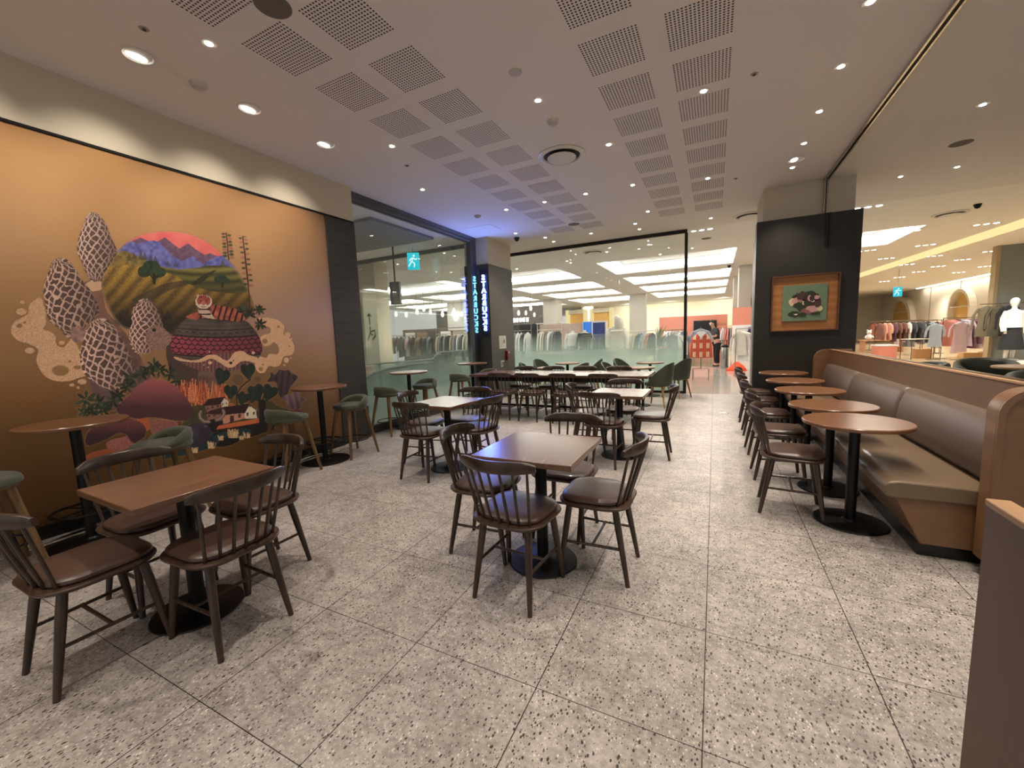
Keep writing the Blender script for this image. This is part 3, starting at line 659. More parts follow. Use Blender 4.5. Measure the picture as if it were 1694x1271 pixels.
def blobart(cx, cz, rx, rz, ci, lay, n=14, wob=.15):
    P = [(cx+rx*(1+wob*rnd.uniform(-1, 1))*math.cos(2*PI*i/n), cz+rz*(1+wob*rnd.uniform(-1, 1))*math.sin(2*PI*i/n)) for i in range(n)]
    art.prism(P, -.0345-.0004*lay, -.034, 'xz', ci)
L = 0
for (cx, cz, rx, rz, ci) in ((-.06, .05, .12, .1, 1), (.08, .02, .12, .12, 4), (.06, .12, .075, .05, 5), (.11, .09, .05, .035, 5), (-.15, .02, .045, .06, 2), (-.09, .03, .06, .05, 3), (-.08, -.03, .05, .045, 5), (0, -.06, .09, .08, 5), (.05, -.12, .085, .05, 6), (.12, -.1, .07, .05, 3),
                             (.19, -.09, .035, .04, 2), (.07, -.08, .05, .03, 3), (-.12, -.16, .07, .045, 5), (-.1, -.165, .025, .01, 7), (-.03, .07, .025, .014, 7), (-.02, .07, .014, .007, 1), (-.01, 0, .016, .028, 2), (.0, 0, .009, .018, 1), (.1, .02, .022, .016, 7), (.1, .02, .012, .008, 1),
                             (.07, .06, .035, .045, 3), (.085, .06, .03, .04, 1), (.15, .07, .035, .03, 3), (-.03, .12, .04, .05, 4), (.16, -.02, .04, .05, 4), (-.02, -.17, .05, .03, 5), (.14, -.16, .06, .02, 5)):
    L += 1; blobart(cx, cz, rx, rz, ci, L)
art.prism([(-.10, .16), (-.05, .10), (.02, .05), (-.09, .06)], -.047, -.034, 'xz', 4)
art.build('print', [M('art_'+c, c, .6, var=.12, vs=40) for c in cols], pc, smooth=0)
# corner column fittings
nt = tag(MB().box(-.002, .002, -.165, .165, -.145, .145).build('notice_sheet', M('paper', 'c9c6be', .7)), 'white printed notice sheet on the grey corner column', 'notice')
nt.location = (-4.362, 8.355, 1.28); mb = MB()
for i in range(9): mb.box(.002, .0026, -.13, (.06, .12, .1, -.01, .11, .12, .04, .12, .0)[i], .11-.028*i, .117-.028*i)
mb.box(.002, .0027, .02, .12, -.02, .05).build('print', M('ink_grey', '77756f', .7), nt, smooth=0)
ca = empty('fire_alarm', (-4.365, 8.52, .97), 0, 'small dark red fire call box low on the corner column', 'alarm')
MB().box(0, .06, -.055, .055, -.11, .11).build('box', M('alarm_red', '6b1b1f', .35), ca, bevel=.008); MB().box(.06, .066, 0, .045, .05, .08).build('plate', M('paper2', 'e0d8d0', .5), ca)
so = empty('wall_socket', (-4.365, 8.27, .79), 0, 'white wall socket on the corner column below the red alarm', 'socket')
MB().box(0, .01, -.045, .045, -.07, .07).build('plate', MATS['paper'], so, bevel=.003); MB().box(.01, .013, -.028, .028, -.045, .045).build('insert', M('socket_grey', '7b6a5e', .5), so); MB().box(0, .008, .06, .12, .04, .07).build('switch', MATS['paper'], so)
# glowing vertical sign seen from its back: mirrored letters
m_sign = M('sign_glow', 'e8f6ff', emit='607cff', es=26); m_sign2 = M('sign_cyan', '9fe8f0', emit='7ce0ea', es=1.6); m_spanel = M('sign_panel', '0c1018', .5)
def vsign(name, x0, y, z0, z1, hs, mat, label, panel):
    t = empty(name, (x0, y, 0), 0, label, 'sign')
    if panel: MB().box(-.095, .095, .0, .012, z0-.1, z1+.13).build('panel', m_spanel, t)
    n = 9; step = (z1-z0)/n
    for i, c in enumerate('STARBUCKS'):
        cu = bpy.data.curves.new('letter', 'FONT'); cu.body = c; cu.size = step*1.16; cu.extrude = .012; cu.offset = .0025; cu.align_x = 'CENTER'; cu.align_y = 'CENTER'
        tmp = bpy.data.objects.new('letter', cu); COL.objects.link(tmp); bpy.context.view_layer.update()
        me = bpy.data.meshes.new_from_object(tmp.evaluated_get(bpy.context.evaluated_depsgraph_get())); bpy.data.objects.remove(tmp)
        me.transform(Matrix.Translation((0, -.014, z1-step*(i+.5)))@Matrix.Rotation(PI/2, 4, 'X')@Matrix.Diagonal((-hs, 1, 1, 1))); me.flip_normals(); me.materials.clear(); me.materials.append(mat)
        o = bpy.data.objects.new('letter', me); COL.objects.link(o); o.parent = t
    return t
vsign('hanging_sign', -4.475, 7.80, 1.53, 2.74, 1.0, m_sign, 'glowing white mirrored lettering running down the corner column', True)
vsign('hanging_sign', -4.575, 7.60, 1.49, 2.70, .85, m_sign2, 'cyan mirrored lettering running down the steel jamb of the side glass', False)
# added spots without fixtures, standing in for the lettering's blue light on ceiling and tables
spot('sign_blue_fill', (-4.475, 7.68, 2.35), (-3.9, 6.7, H), 75, (.18, .30, 1.0), 160, 1.0, .08)
spot('sign_blue_fill', (-4.46, 7.68, 2.1), (-2.0, 4.0, .7), 60, (.16, .26, 1.0), 120, 1.0, .08)
# ================================================================ the department store beyond the glass
def cloth(c): return M('cloth_'+c, c, .85, var=.12, vs=14)
CN = {'6e6550': 'olive', 'e8e2d6': 'cream', 'f0eeea': 'white', 'c9bca4': 'beige', '26262a': 'black', '4b4d54': 'charcoal', '8b8f94': 'grey', 'b46a5c': 'rose', 'd98f84': 'salmon pink', '3f5a86': 'blue', '6b4a56': 'plum',
      'cdb2b8': 'pale pink', '55503f': 'olive', 'd8a088': 'peach', '1f2a3c': 'navy', '8a7a68': 'taupe', 'a9b4bd': 'pale blue', '7c5244': 'rust brown', 'c4aeb0': 'mauve'}
GP = {}
def garment_mesh(c, ln, sleeve, wd=.2, pat=None):
    key = (c, round(ln, 2), sleeve, wd)
    if key in GP: return GP[key]
    mb = MB(); n = 14; R = []
    for z, rx, ry in ((-.06, .05, .022), (-.085, .10, .03), (-.125, wd*.93, .03), (-.17, wd, .034), (-.3, wd*.88, .036), (-ln*.6, wd*.86, .04), (-ln, wd*1.08, .05)):
        R.append([(rx*math.cos(2*PI*i/n), ry*math.sin(2*PI*i/n)*(1+.28*math.sin(5*2*PI*i/n+z*9)), z) for i in range(n)])
    mb.loft(R)
    if sleeve:
        for s_ in (-1, 1): mb.tube([(s_*wd*.86, 0, -.14), (s_*(wd+.06), .01, -.32), (s_*(wd+.075), .03, -.14-sleeve)], [.036, .034, .03], 8)
    mb.tube([(-wd*.8, 0, -.115), (0, 0, -.055), (wd*.8, 0, -.115)], .006, 6); mb.tube([(0, 0, -.06), (0, 0, -.02), (.015, 0, .0)], .003, 6)
    o = mb.build('garment', cloth(c), smooth=50); GP[key] = o; o['used'] = 0
    return o
def garment(loc, rz, c, ln, sleeve, label, group, wd=.2):
    g = garment_mesh(c, ln, sleeve, wd)
    if g['used']: g = g.copy(); COL.objects.link(g)
    g['used'] = 1; g.location = loc; g.rotation_euler = (0, 0, rz); return tag(g, label, 'clothes', group)
def rack(x, y, rz, ln, h, metal, desc, cols, group, kind='coat', glen=.9, sleeve=.45, shelf=False, dx=None, facing=0, base=True, wd=.2):
    t = empty('clothes_rack', (x, y, 0), rz, desc, 'clothes rack')
    MB().tube([(-ln/2, 0, h), (ln/2, 0, h)], .013, 8).build('rail', metal, t)
    for s_ in (-1, 1):
        MB().tube([(s_*ln/2, 0, 0), (s_*ln/2, 0, h+(.25 if shelf else 0))], .013, 8).build('post', metal, t)
        if base: MB().box(s_*ln/2-.015, s_*ln/2+.015, -.22, .22, 0, .02).build('foot', metal, t)
    if shelf: MB().box(-ln/2, ln/2, -.14, .14, h+.22, h+.25).build('shelf', metal, t)
    n = len(cols); ca, sa = math.cos(rz), math.sin(rz); rr = random.Random(len(desc)*7+n)
    for i, c in enumerate(cols):
        u = (-ln/2+.07+(ln-.14)*(i+.5)/n); tw = rr.uniform(-.18, .18)+facing
        garment((x+ca*u, y+sa*u, h-.013), rz+PI/2+tw, c, glen*rr.uniform(.85, 1.1), sleeve, '%s %s %s from the left on %s' % (CN[c], kind, ORD[i % 16], group), 'clothes on the '+group, wd)
    return t
m_chr = M('chrome_rack', 'a8a8a6', .25, metal=.8); m_blk = MATS['black_metal']; m_wood = wood('rack_wood', 'c08a64', 'd8a57c', .5, 1, 0)
# structure of the store
m_pil = M('store_pillar', 'c4beb2', .6, var=.02); m_cw2 = M('store_cream_wall', 'ddd2bb', .7, var=.02); m_sal = M('salmon_wall', 'd98a74', .65, var=.03); m_wht = M('white_panel', 'ece8e2', .6, var=.01)
m_yel = M('niche_yellow', 'e0b264', .6)
for (x, y, w, d, lab) in ((.90, 16.75, .36, .9, 0), (.84, 20.0, .34, .9, 0), (-8.9, 23.8, .9, .9, 0), (-9.1, 32.6, .95, .9, 0), (-3.92, 24.2, .9, .3, 0), (3.3, 13.9, .3, .3, 0)):
    if lab == 0 and x != 3.3: struct(MB().box(x-w/2, x+w/2, y-d/2, y+d/2, 0, H), 'wall_back', m_pil, smooth=0)
struct(MB().box(-10.8, 2.0, 34.4, 34.6, 0, H), 'wall_back', m_cw2, smooth=0)
struct(MB().box(2.0, 12.1, 43.5, 43.7, 0, H), 'wall_back', m_cw2, smooth=0); struct(MB().box(12.1, 12.3, 15, 43.7, 0, H), 'wall_right', m_cw2, smooth=0)
struct(MB().box(-20, -10.8, 27, 27.2, 0, H), 'wall_back', M('store_dark_wall', '5a524c', .7), smooth=0)
def arch_poly(cx, w, h, n=16): return [(cx-w/2, 0), (cx-w/2, h-w/2)]+[(cx-w/2*math.cos(PI*k/n), h-w/2+w/2*math.sin(PI*k/n)) for k in range(1, n)]+[(cx+w/2, h-w/2), (cx+w/2, 0)]
m_ngl = M('niche_wall_glow', 'fff2d8', emit='ffe9bf', es=1.3)  # arches of light on the far wall, put in as glowing panels
for i, cx in enumerate((-5.3, -2.9, -.7)):
    t = empty('wall_niche', (cx, 34.39, 1.0), 0, 'lit scalloped arch niche on the far cream wall, %s from the left' % ORD[i], 'niche'); MB().prism(arch_poly(0, 2.0, 1.75), -.03, 0, 'xz').build('niche_back', m_ngl, t, smooth=0)
    MB().prism([(a*1.06, b*1.03) for a, b in arch_poly(0, 2.0, 1.75)], -.02, 0, 'xz').build('niche_rim', m_cw2, t, smooth=0)
for i, (px, w) in enumerate(((955, 1.1), (996, 1.2))):
    p = at_y(px, 540, 30.0); t = empty('display_alcove', (p.x, 30, 0), 0, 'narrow golden lit alcove %s the two blue screens' % ('just left of', 'just right of')[i], 'alcove')
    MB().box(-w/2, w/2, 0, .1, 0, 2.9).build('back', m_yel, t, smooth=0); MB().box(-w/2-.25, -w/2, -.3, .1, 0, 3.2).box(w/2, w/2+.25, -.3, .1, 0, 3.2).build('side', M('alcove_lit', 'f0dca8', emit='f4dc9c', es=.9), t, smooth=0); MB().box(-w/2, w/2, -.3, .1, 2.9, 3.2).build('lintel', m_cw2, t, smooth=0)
# arches on the right wall
for i, (pa, pb) in enumerate(((1578, 1616), (1395, 1445))):
    a, b = at_x(pa, 520, 12.1), at_x(pb, 520, 12.1); cy = (a.y+b.y)/2; w = abs(a.y-b.y)*.9; hh = 2.9
    if i: cy, w = 39.0, 4.0
    t = empty('wall_niche', (12.09, cy, 0), 0, 'tall round-headed yellow arch niche in the right store wall, %s one' % ('nearer', 'farther')[i], 'niche')
    MB().prism(arch_poly(0, w, hh), -.02, 0, 'yz').build('niche_back', m_yel, t, smooth=0); o_, q_ = arch_poly(0, w*1.16, hh+w*.08), arch_poly(0, w, hh); n = len(o_)
    mb = MB(); mb.add([(-.3, a_, b_) for a_, b_ in o_]+[(-.3, a_, b_) for a_, b_ in q_]+[(0, a_, b_) for a_, b_ in o_]+[(0, a_, b_) for a_, b_ in q_], [(k, k+1, n+k+1, n+k) for k in range(n-1)]+[(k, k+1, 2*n+k+1, 2*n+k) for k in range(n-1)]+[(n+k, n+k+1, 3*n+k+1, 3*n+k) for k in range(n-1)])
    mb.build('arch_surround', m_cw2, t, smooth=0)
    for z in (.9, 1.5, 2.1): MB().box(-.28, -.02, -w/2+.1, w/2-.1, z, z+.03).build('shelf', m_wht, t)
for yy in (20.5, 24.5, 31.5, 35.0): struct(MB().box(12.085, 12.1, yy, yy+.05, 0, H), 'trim_5', M('seam_brown', '8a7a64', .7), smooth=0)
# yellow-lit step running across the store ceiling and a long white slot light
a, b = at_z(1423, 455, H), at_z(1694, 368, H)
mb = MB(); d = (b-a).normalized(); nrm = Vector((-d.y, d.x, 0)); a2, b2 = a-d*6, b+d*6
mb.prism([tuple((a2+nrm*.28)[:2]), tuple((b2+nrm*.28)[:2]), tuple((b2-nrm*.28)[:2]), tuple((a2-nrm*.28)[:2])], H-.03, H-.001)
tag(mb.build('ceiling_light', M('cove_yellow', 'f6e2a8', emit='ffe3a0', es=.95), smooth=0), 'long straight band of soft yellow cove light across the right store ceiling', 'ceiling light')
mb = MB(); mb.box(11.7, 11.9, 24, 36, H-.02, H-.001); tag(mb.build('ceiling_light', m_bulb2, smooth=0), 'thin white slot light along the top of the right store wall', 'ceiling light')
# black partition pieces for the left shop bay
a, b = at_y(846, 538, 16), at_y(890, 536, 16)
bw = empty('display_wall', ((a.x+b.x)/2-1.0, 16.2, 0), 0, 'low black display wall with a lit white sign behind the clothes racks', 'display wall'); MB().box(-1.9, 1.55, 0, .12, 0, 1.9).build('panel', M('black_panel', '222224', .5), bw, smooth=0)
mb = MB()
for i in range(7): mb.box(.05+.16*i, .14+.16*i, -.03, 0, 2.02, 2.18)
mb.build('lit_letters', m_bulb2, bw, smooth=0)
CW, CG, CB_, CK, CC = 'f0eeea', '8b8f94', '26262a', '4b4d54', 'e8e2d6'
rack(-6.85, 14.0, 0, 1.5, 1.60, m_chr, 'chrome clothes rack in front of the low black display wall', [CW, CG, 'c9bca4', CW, CB_, CG, CW, CW, CK, CW], 'chrome rack by the black wall', 'coat', 1.0, .6, True)
rack(-5.42, 14.1, 0, .95, 1.60, m_wht, 'white-framed clothes rack below the brick-patterned band', [CC, CW, 'c9bca4', CG, CW, CW, CG, CK, CB_], 'white rack under the brick band', 'coat', .98, .6, True)
bk = empty('brick_band', (-6.9, 20.0, 0), 0, 'waist-high brick patterned display band beside the grey store column', 'display wall')
def mat_brick():
    k = NT('brick_print'); b_ = k.n('ShaderNodeTexBrick'); sw = k.n('ShaderNodeSeparateXYZ'); k.l(k.obj(), sw.inputs[0]); cb = k.n('ShaderNodeCombineXYZ'); k.l(sw.outputs[0], cb.inputs[0]); k.l(sw.outputs[2], cb.inputs[1]); k.l(cb.outputs[0], b_.inputs[0])
    b_.inputs['Scale'].default_value = 4; b_.inputs['Color1'].default_value = lin('a5735c'); b_.inputs['Color2'].default_value = lin('8f8a86'); b_.inputs['Mortar'].default_value = lin('c8bfb4'); k.base(b_.outputs[0]); k.rough(.8); return k.m
MB().box(-1.3, 1.0, 0, .3, 0, 1.95).build('panel', mat_brick(), bk, smooth=0)
# blue screens
m_scr = M('screen_blue', '3d8ee6', emit='2f86ea', es=.85); m_scr2 = M('screen_dark', '27407a', emit='1e3a78', es=.7)
t = empty('display_screen', (-4.75, 17.3, 0), 0, 'bright blue standing screen behind the black jacket mannequin', 'screen'); MB().box(-.34, .34, 0, .06, .35, 1.9).build('screen', m_scr, t, smooth=0); MB().box(-.37, .37, .02, .1, .0, 1.93).build('housing', m_wht, t)
t = empty('display_screen', (-4.33, 17.0, 0), math.radians(-10), 'white-framed dark blue picture stand right of the blue screen', 'screen'); MB().box(-.27, .27, -.01, .02, .75, 1.85).build('screen', m_scr2, t, smooth=0); MB().box(-.33, .33, 0, .1, 0, 1.92).build('housing', m_wht, t)
# mannequins
m_man = M('mannequin_white', 'e4e0d8', .45)
def mannequin(x, y, rz, label, top, topc, bottom, botc, head=True, sc=1.0, hood=False, stand=False):
    t = empty('mannequin', (x, y, 0), rz, label, 'mannequin'); mb = MB(); n = 14
    def E(rx, ry, z, cy=0): return [(rx*math.cos(2*PI*i/n), cy+ry*math.sin(2*PI*i/n), z) for i in range(n)]
    rings = [E(.14, .10, .82), E(.17, .12, .92), E(.13, .10, 1.06), E(.15, .11, 1.2), E(.18, .11, 1.36), E(.17, .09, 1.43), E(.06, .055, 1.48), E(.05, .05, 1.54)]
    if head: rings += [E(.065, .075, 1.58, .01), E(.08, .10, 1.66, .01), E(.075, .095, 1.74), E(.04, .05, 1.79)]
    mb.loft(rings)
    for s_ in (-1, 1):
        mb.tube([(s_*.19, 0, 1.39), (s_*.24, .01, 1.12), (s_*.25, -.05, .88), (s_*.25, -.06, .78)], [.05, .042, .033, .025], 10)
        mb.tube([(s_*.08, 0, .88), (s_*.09, .01, .48), (s_*.09, .03, .08)], [.085, .058, .04], 10); mb.loft([[(s_*.09+.035*math.cos(a), -.03+.1*math.sin(a), z) for a in [2*PI*i/10 for i in range(10)]] for z in (0.015, .05)])
    mb.build('body', m_man, t, smooth=60)
    MB().lathe([(.18, 0), (.18, .012), (.02, .015)], n=28).build('stand', m_chr, t)
    if topc:
        mb = MB(); puff = top == 'puffer'; k_ = 0
        zs = np.linspace(top_len(top), 1.45, 13); R = []
        for i, z in enumerate(zs):
            f = (z-zs[0])/(zs[-1]-zs[0]); b_ = (.025*abs(math.sin(i*PI/2.0)) if puff else 0); rx = .235-.03*f-(.14 if i == 12 else 0)+b_; R.append(E(rx, .16-.05*f-(.04 if i == 12 else 0)+b_, z))
        mb.loft(R)
        for s_ in (-1, 1): mb.tube([(s_*.18, 0, 1.40), (s_*.26, .01, 1.22), (s_*.285, .0, 1.05), (s_*.285, -.05, .85)], [.075, .08 if puff else .065, .075 if puff else .06, .055], 10)
        if hood: mb.loft([E(.13, .11, 1.42, .04), E(.15, .14, 1.52, .05), E(.13, .14, 1.66, .05), E(.10, .12, 1.78, .03), E(.03, .04, 1.82, .02)])
        mb.build('coat', cloth(topc), t, smooth=60)
    if botc: MB().loft([E(.175, .13, 1.0), E(.2, .15, .85), E(.26, .2, .55 if bottom == 'skirt' else .8), E(.30, .22, .32 if bottom == 'skirt' else .78)]).build('skirt', cloth(botc), t, smooth=60)
    if sc != 1: t.scale = (sc,)*3
    return t
def top_len(k): return {'puffer': .75, 'jacket': .95, 'coat': .55}.get(k, .9)
mannequin(-2.92, 13.8, .3, 'white hooded mannequin standing behind the puffer coat mannequin', 'jacket', 'f0eeea', 'skirt', '26262a', sc=1.10)
mannequin(-2.76, 13.25, -.3, 'mannequin in pale grey hooded puffer coat behind the far glass', 'puffer', 'e8e2d6', 'skirt', 'c9bca4', hood=True, sc=1.04)
mannequin(-4.42, 15.2, 0, 'headless mannequin in a black jacket before the blue screen', 'jacket', '26262a', 'skirt', '4b4d54', head=False)
mannequin(-4.95, 15.4, .2, 'headless mannequin in white top left of the black jacket', 'jacket', 'f0eeea', 'skirt', '8b8f94', head=False)
mannequin(-4.0, 18.2, .2, 'headless mannequin in rose top behind the picture stand', 'jacket', 'b46a5c', 'skirt', '8b8f94', head=False)
mannequin(7.50, 16.6, .4, 'white mannequin in white jacket and black skirt by the grey panel', 'jacket', 'f0eeea', 'skirt', '26262a', sc=.98).location.z = .2
t = empty('display_plinth', (7.50, 16.6, 0), 0, 'low white plinth under the mannequin by the grey panel', 'plinth'); MB().box(-.4, .4, -.3, .3, 0, .2).build('body', m_wht, t, bevel=.004)
# beige rack
rack(-2.07, 13.5, .15, .85, 1.42, m_wht, 'white metal clothes rack with beige and blue garments behind the far glass', ['e8e2d6', 'c9bca4', 'c9bca4', '55503f', '3f5a86', 'a9b4bd', 'c9bca4', 'b46a5c', '26262a'], 'white rack behind the glass', 'shirt', .72, .5, facing=-.5)
garment((-2.07, 13.5, 1.407), .15, 'c9bca4', .75, .55, 'beige shirt spread face-on at the front of the white rack', None, .24)
# plant
pl = empty('potted_plant', (-1.85, 16.0, 0), 0, 'spiky green plant in tall dark planter before the salmon wall', 'plant')
MB().lathe([(.16, 0), (.2, .7), (.19, .72), (.17, .68)], n=24).build('planter', M('planter_dark', '35373a', .5), pl)
mb = MB(); rr = random.Random(3)
for i in range(60):
    a, e = rr.uniform(0, 2*PI), rr.uniform(.2, 1.45); L_ = rr.uniform(.35, .8); d = Vector((math.cos(a)*math.cos(e), math.sin(a)*math.cos(e), math.sin(e))); s_ = d.cross(Vector((0, 0, 1))).normalized()*.02; p = Vector((0, 0, .74+rr.uniform(0, .35)))
    m1 = p+d*L_*.5+s_; m2 = p+d*L_*.5-s_; q = p+d*L_-Vector((0, 0, L_*.15)); k_ = Vector((0, 0, .004)); mb.add([p, m1, q, m2, m1+k_, m2+k_], [(0, 1, 2), (0, 2, 3), (0, 4, 2), (0, 2, 5)])
mb.build('leaves', M('plant_green', '46603c', .6, var=.2), pl, smooth=0, fix=False); MB().tube([(0, 0, .6), (.02, 0, 1.15)], .025, 8).build('stem', M('stem_brown', '5a4630', .8), pl)
# salmon walled shop
t = empty('display_wall', (-.83, 19.6, 0), 0, 'salmon pink low shop wall behind the standing person', 'display wall'); MB().box(-1.42, 1.3, 0, .12, 0, 2.0).build('panel', m_sal, t, smooth=0)
MB().box(-1.3, -.4, -.05, 0, 1.45, 1.5).box(.75, 1.3, -.05, 0, 1.62, 1.66).build('rail_beam', m_wood, t)
tv = empty('wall_screen', (-.38, 19.5, 1.5), 0, 'black television on the salmon wall behind the person', 'screen'); MB().box(-.45, .45, 0, .05, -.32, .28).build('screen', M('tv_black', '1c1c20', .25), tv, bevel=.01)
rack(-1.58, 18.9, 0, .95, 1.45, m_wood, 'wooden-framed clothes rack against the salmon wall, left of the screen', ['e8e2d6', 'f0eeea', 'e8e2d6', CG, CG, '8b8f94', CW, '3f5a86'], 'wooden rack on the salmon wall', 'shirt', .7, .4)
rack(.42, 18.9, 0, .62, 1.50, m_wood, 'wooden clothes rack of pink garments right of the person', ['b46a5c', CW, 'cdb2b8', 'd98f84', 'd98f84', CG, 'b46a5c'], 'rack of pink clothes by the person', 'dress', .9, .4)
t = empty('display_wall', (1.15, 15.3, 0), 0, 'white and salmon partition at the right of the walkway', 'display wall'); MB().box(-.62, .6, .5, .62, 1.5, 2.08).build('upper_panel', m_sal, t, smooth=0); MB().box(-.62, .6, .5, .62, 0, 1.5).build('lower_panel', m_wht, t, smooth=0)
MB().box(-.15, .1, .38, .48, 1.28, 1.42).build('price_sign', M('sign_purple', '4a2f74', .5), t)
rack(.86, 13.6, .1, .62, 1.38, m_chr, 'chrome clothes rack beside the dark pier at the walkway', [CC, CW, CB_, CB_, CC], 'chrome rack at the pier', 'coat', .85, .5, facing=.9)
# plaid knit on a stand
t = empty('garment_stand', (-.33, 12.5, 0), 0, 'low metal garment stand carrying the orange plaid poncho', 'stand')
for sx in (-1, 1):
    MB().tube([(sx*.2, -.16, 0), (sx*.2, -.16, .32), (sx*.2, .16, .32), (sx*.2, .16, 0)], .011, 8).build('leg_frame', m_chr, t)
MB().tube([(-.2, 0, .32), (.2, 0, .32)], .011, 8).tube([(0, 0, .32), (0, 0, 1.36)], .014, 8).build('pole', m_chr, t); MB().tube([(-.2, -.16, .08), (.2, -.16, .08)], .008, 6).build('crossbar', m_chr, t)
def mat_plaid():
    k = NT('orange_plaid'); sp = k.n('ShaderNodeSeparateXYZ'); k.l(k.obj(), sp.inputs[0])
    def band(o, p, w): return k.math('LESS_THAN', k.math('ABSOLUTE', k.math('SUBTRACT', k.math('FRACT', k.math('ADD', k.math('DIVIDE', o, p), 20.5)), .5)), w)
    c = k.mix(k.math('MULTIPLY', band(sp.outputs[0], .17, .2), band(sp.outputs[2], .24, .3)), lin('c4543a'), lin('e8cdb4')); c = k.mix(k.math('MULTIPLY', band(sp.outputs[0], .17, .04), .7), c, lin('8a3426')); k.base(c); k.rough(.9); return k.m
g_ = empty('poncho', (-.33, 12.5, 0), 0, 'orange and cream plaid fringed poncho with white collar on low stand', 'clothes')
n = 20; R = []
for z, rx, ry in ((1.30, .08, .07), (1.24, .17, .1), (1.1, .25, .14), (.85, .27, .16), (.62, .29, .18)): R.append([(rx*math.cos(2*PI*i/n), ry*math.sin(2*PI*i/n), z) for i in range(n)])
MB().loft(R).build('knit', mat_plaid(), g_, smooth=60); mb = MB()
for i in range(34):
    a = 2*PI*i/34; mb.tube([(.285*math.cos(a), .178*math.sin(a), .63), (.28*math.cos(a), .18*math.sin(a), .38)], .012, 5)
mb.build('fringe', cloth('c9bca4'), g_); MB().prism([(-.12, 1.31), (0, 1.16), (.12, 1.31), (.06, 1.35), (-.06, 1.35)], -.15, -.08, 'xz').build('collar', cloth('f0eeea'), g_)
garment((-.36, 12.85, 1.48), 0, 'a9b4bd', .5, .3, 'teal jacket hanging just behind the plaid poncho', None, .22)
rack(-.95, 12.6, 0, .5, 1.36, m_chr, 'short chrome rack with grey coats left of the plaid poncho', [CG, CC, CG], 'short rack by the glass post', 'coat', .85, .5, facing=PI/2-.3, wd=.22)
for (x, y, w, d, h, m_, l) in ((-3.6, 15.6, 1.1, .7, .75, m_wht, 'white low display table below the headless mannequins'), (-1.35, 14.9, .8, .6, .42, m_chr, 'grey low display table left of the plaid poncho'), (-4.9, 13.2, 1.2, .6, .8, M('stone_pink', 'b9a79e', .6), 'pale pinkish display counter below the blue screens'), (-6.2, 17.8, 1.6, .6, .9, m_wood, 'wooden display counter behind the white clothes rack')):
    t = empty('display_table', (x, y, 0), .05, l, 'table'); MB().box(-w/2, w/2, -d/2, d/2, h-.03, h).build('table_top', m_, t, bevel=.004)
    for sx in (-1, 1):
        for sy in (-1, 1): MB().box(sx*(w/2-.04)-.02, sx*(w/2-.04)+.02, sy*(d/2-.04)-.02, sy*(d/2-.04)+.02, 0, h-.03).build('leg', m_, t)
    if h > .5: MB().box(-w/2+.06, w/2-.06, -d/2+.06, d/2-.06, .15, h-.1).build('cabinet', M('cabinet_grey', '8d8a88', .6), t)
rack(-3.75, 14.4, .1, 1.0, 1.35, m_chr, 'chrome rack of dark trousers between the mannequins, behind the far glass', ['26262a', '4b4d54', '8b8f94', '1f2a3c', '4b4d54', '26262a', 'c9bca4'], 'chrome rack between the mannequins', 'shirt', .8, .4)
# bin, folded sign, bag
t = empty('waste_bin', (.33, 16.4, 0), 0, 'round brushed steel waste bin beside the person', 'bin'); MB().lathe([(.11, 0), (.12, .02), (.12, .74), (.11, .76)], n=28).build('body', m_chr, t); MB().lathe([(.122, .74), (.12, .80), (.07, .84)], n=28).build('lid', m_blk, t)
t = empty('folding_sign', (.52, 16.2, 0), .2, 'dark folded A-frame board leaning by the steel bin', 'sign'); MB().prism([(-.02, 0), (.02, 0), (.14, 1.05), (.1, 1.05)], -.16, .0, 'xz').build('front_board', m_blk, t); MB().prism([(.2, 0), (.24, 0), (.14, 1.03), (.11, 1.03)], -.16, .0, 'xz').build('rear_board', m_blk, t)
t = empty('shopping_bag', (.68, 15.35, 0), .4, 'slumped bright orange cloth heap on the walkway floor', 'bag'); rr = random.Random(5)
R = [[(r*(1+.25*rr.uniform(-1, 1))*math.cos(2*PI*i/14), .7*r*(1+.25*rr.uniform(-1, 1))*math.sin(2*PI*i/14), z) for i in range(14)] for z, r in ((0, .32), (.07, .30), (.16, .2), (.26, .1), (.3, .04))]
MB().loft(R).build('cloth', M('bag_orange', 'e0522c', .7, var=.15, vs=20), t, smooth=70)
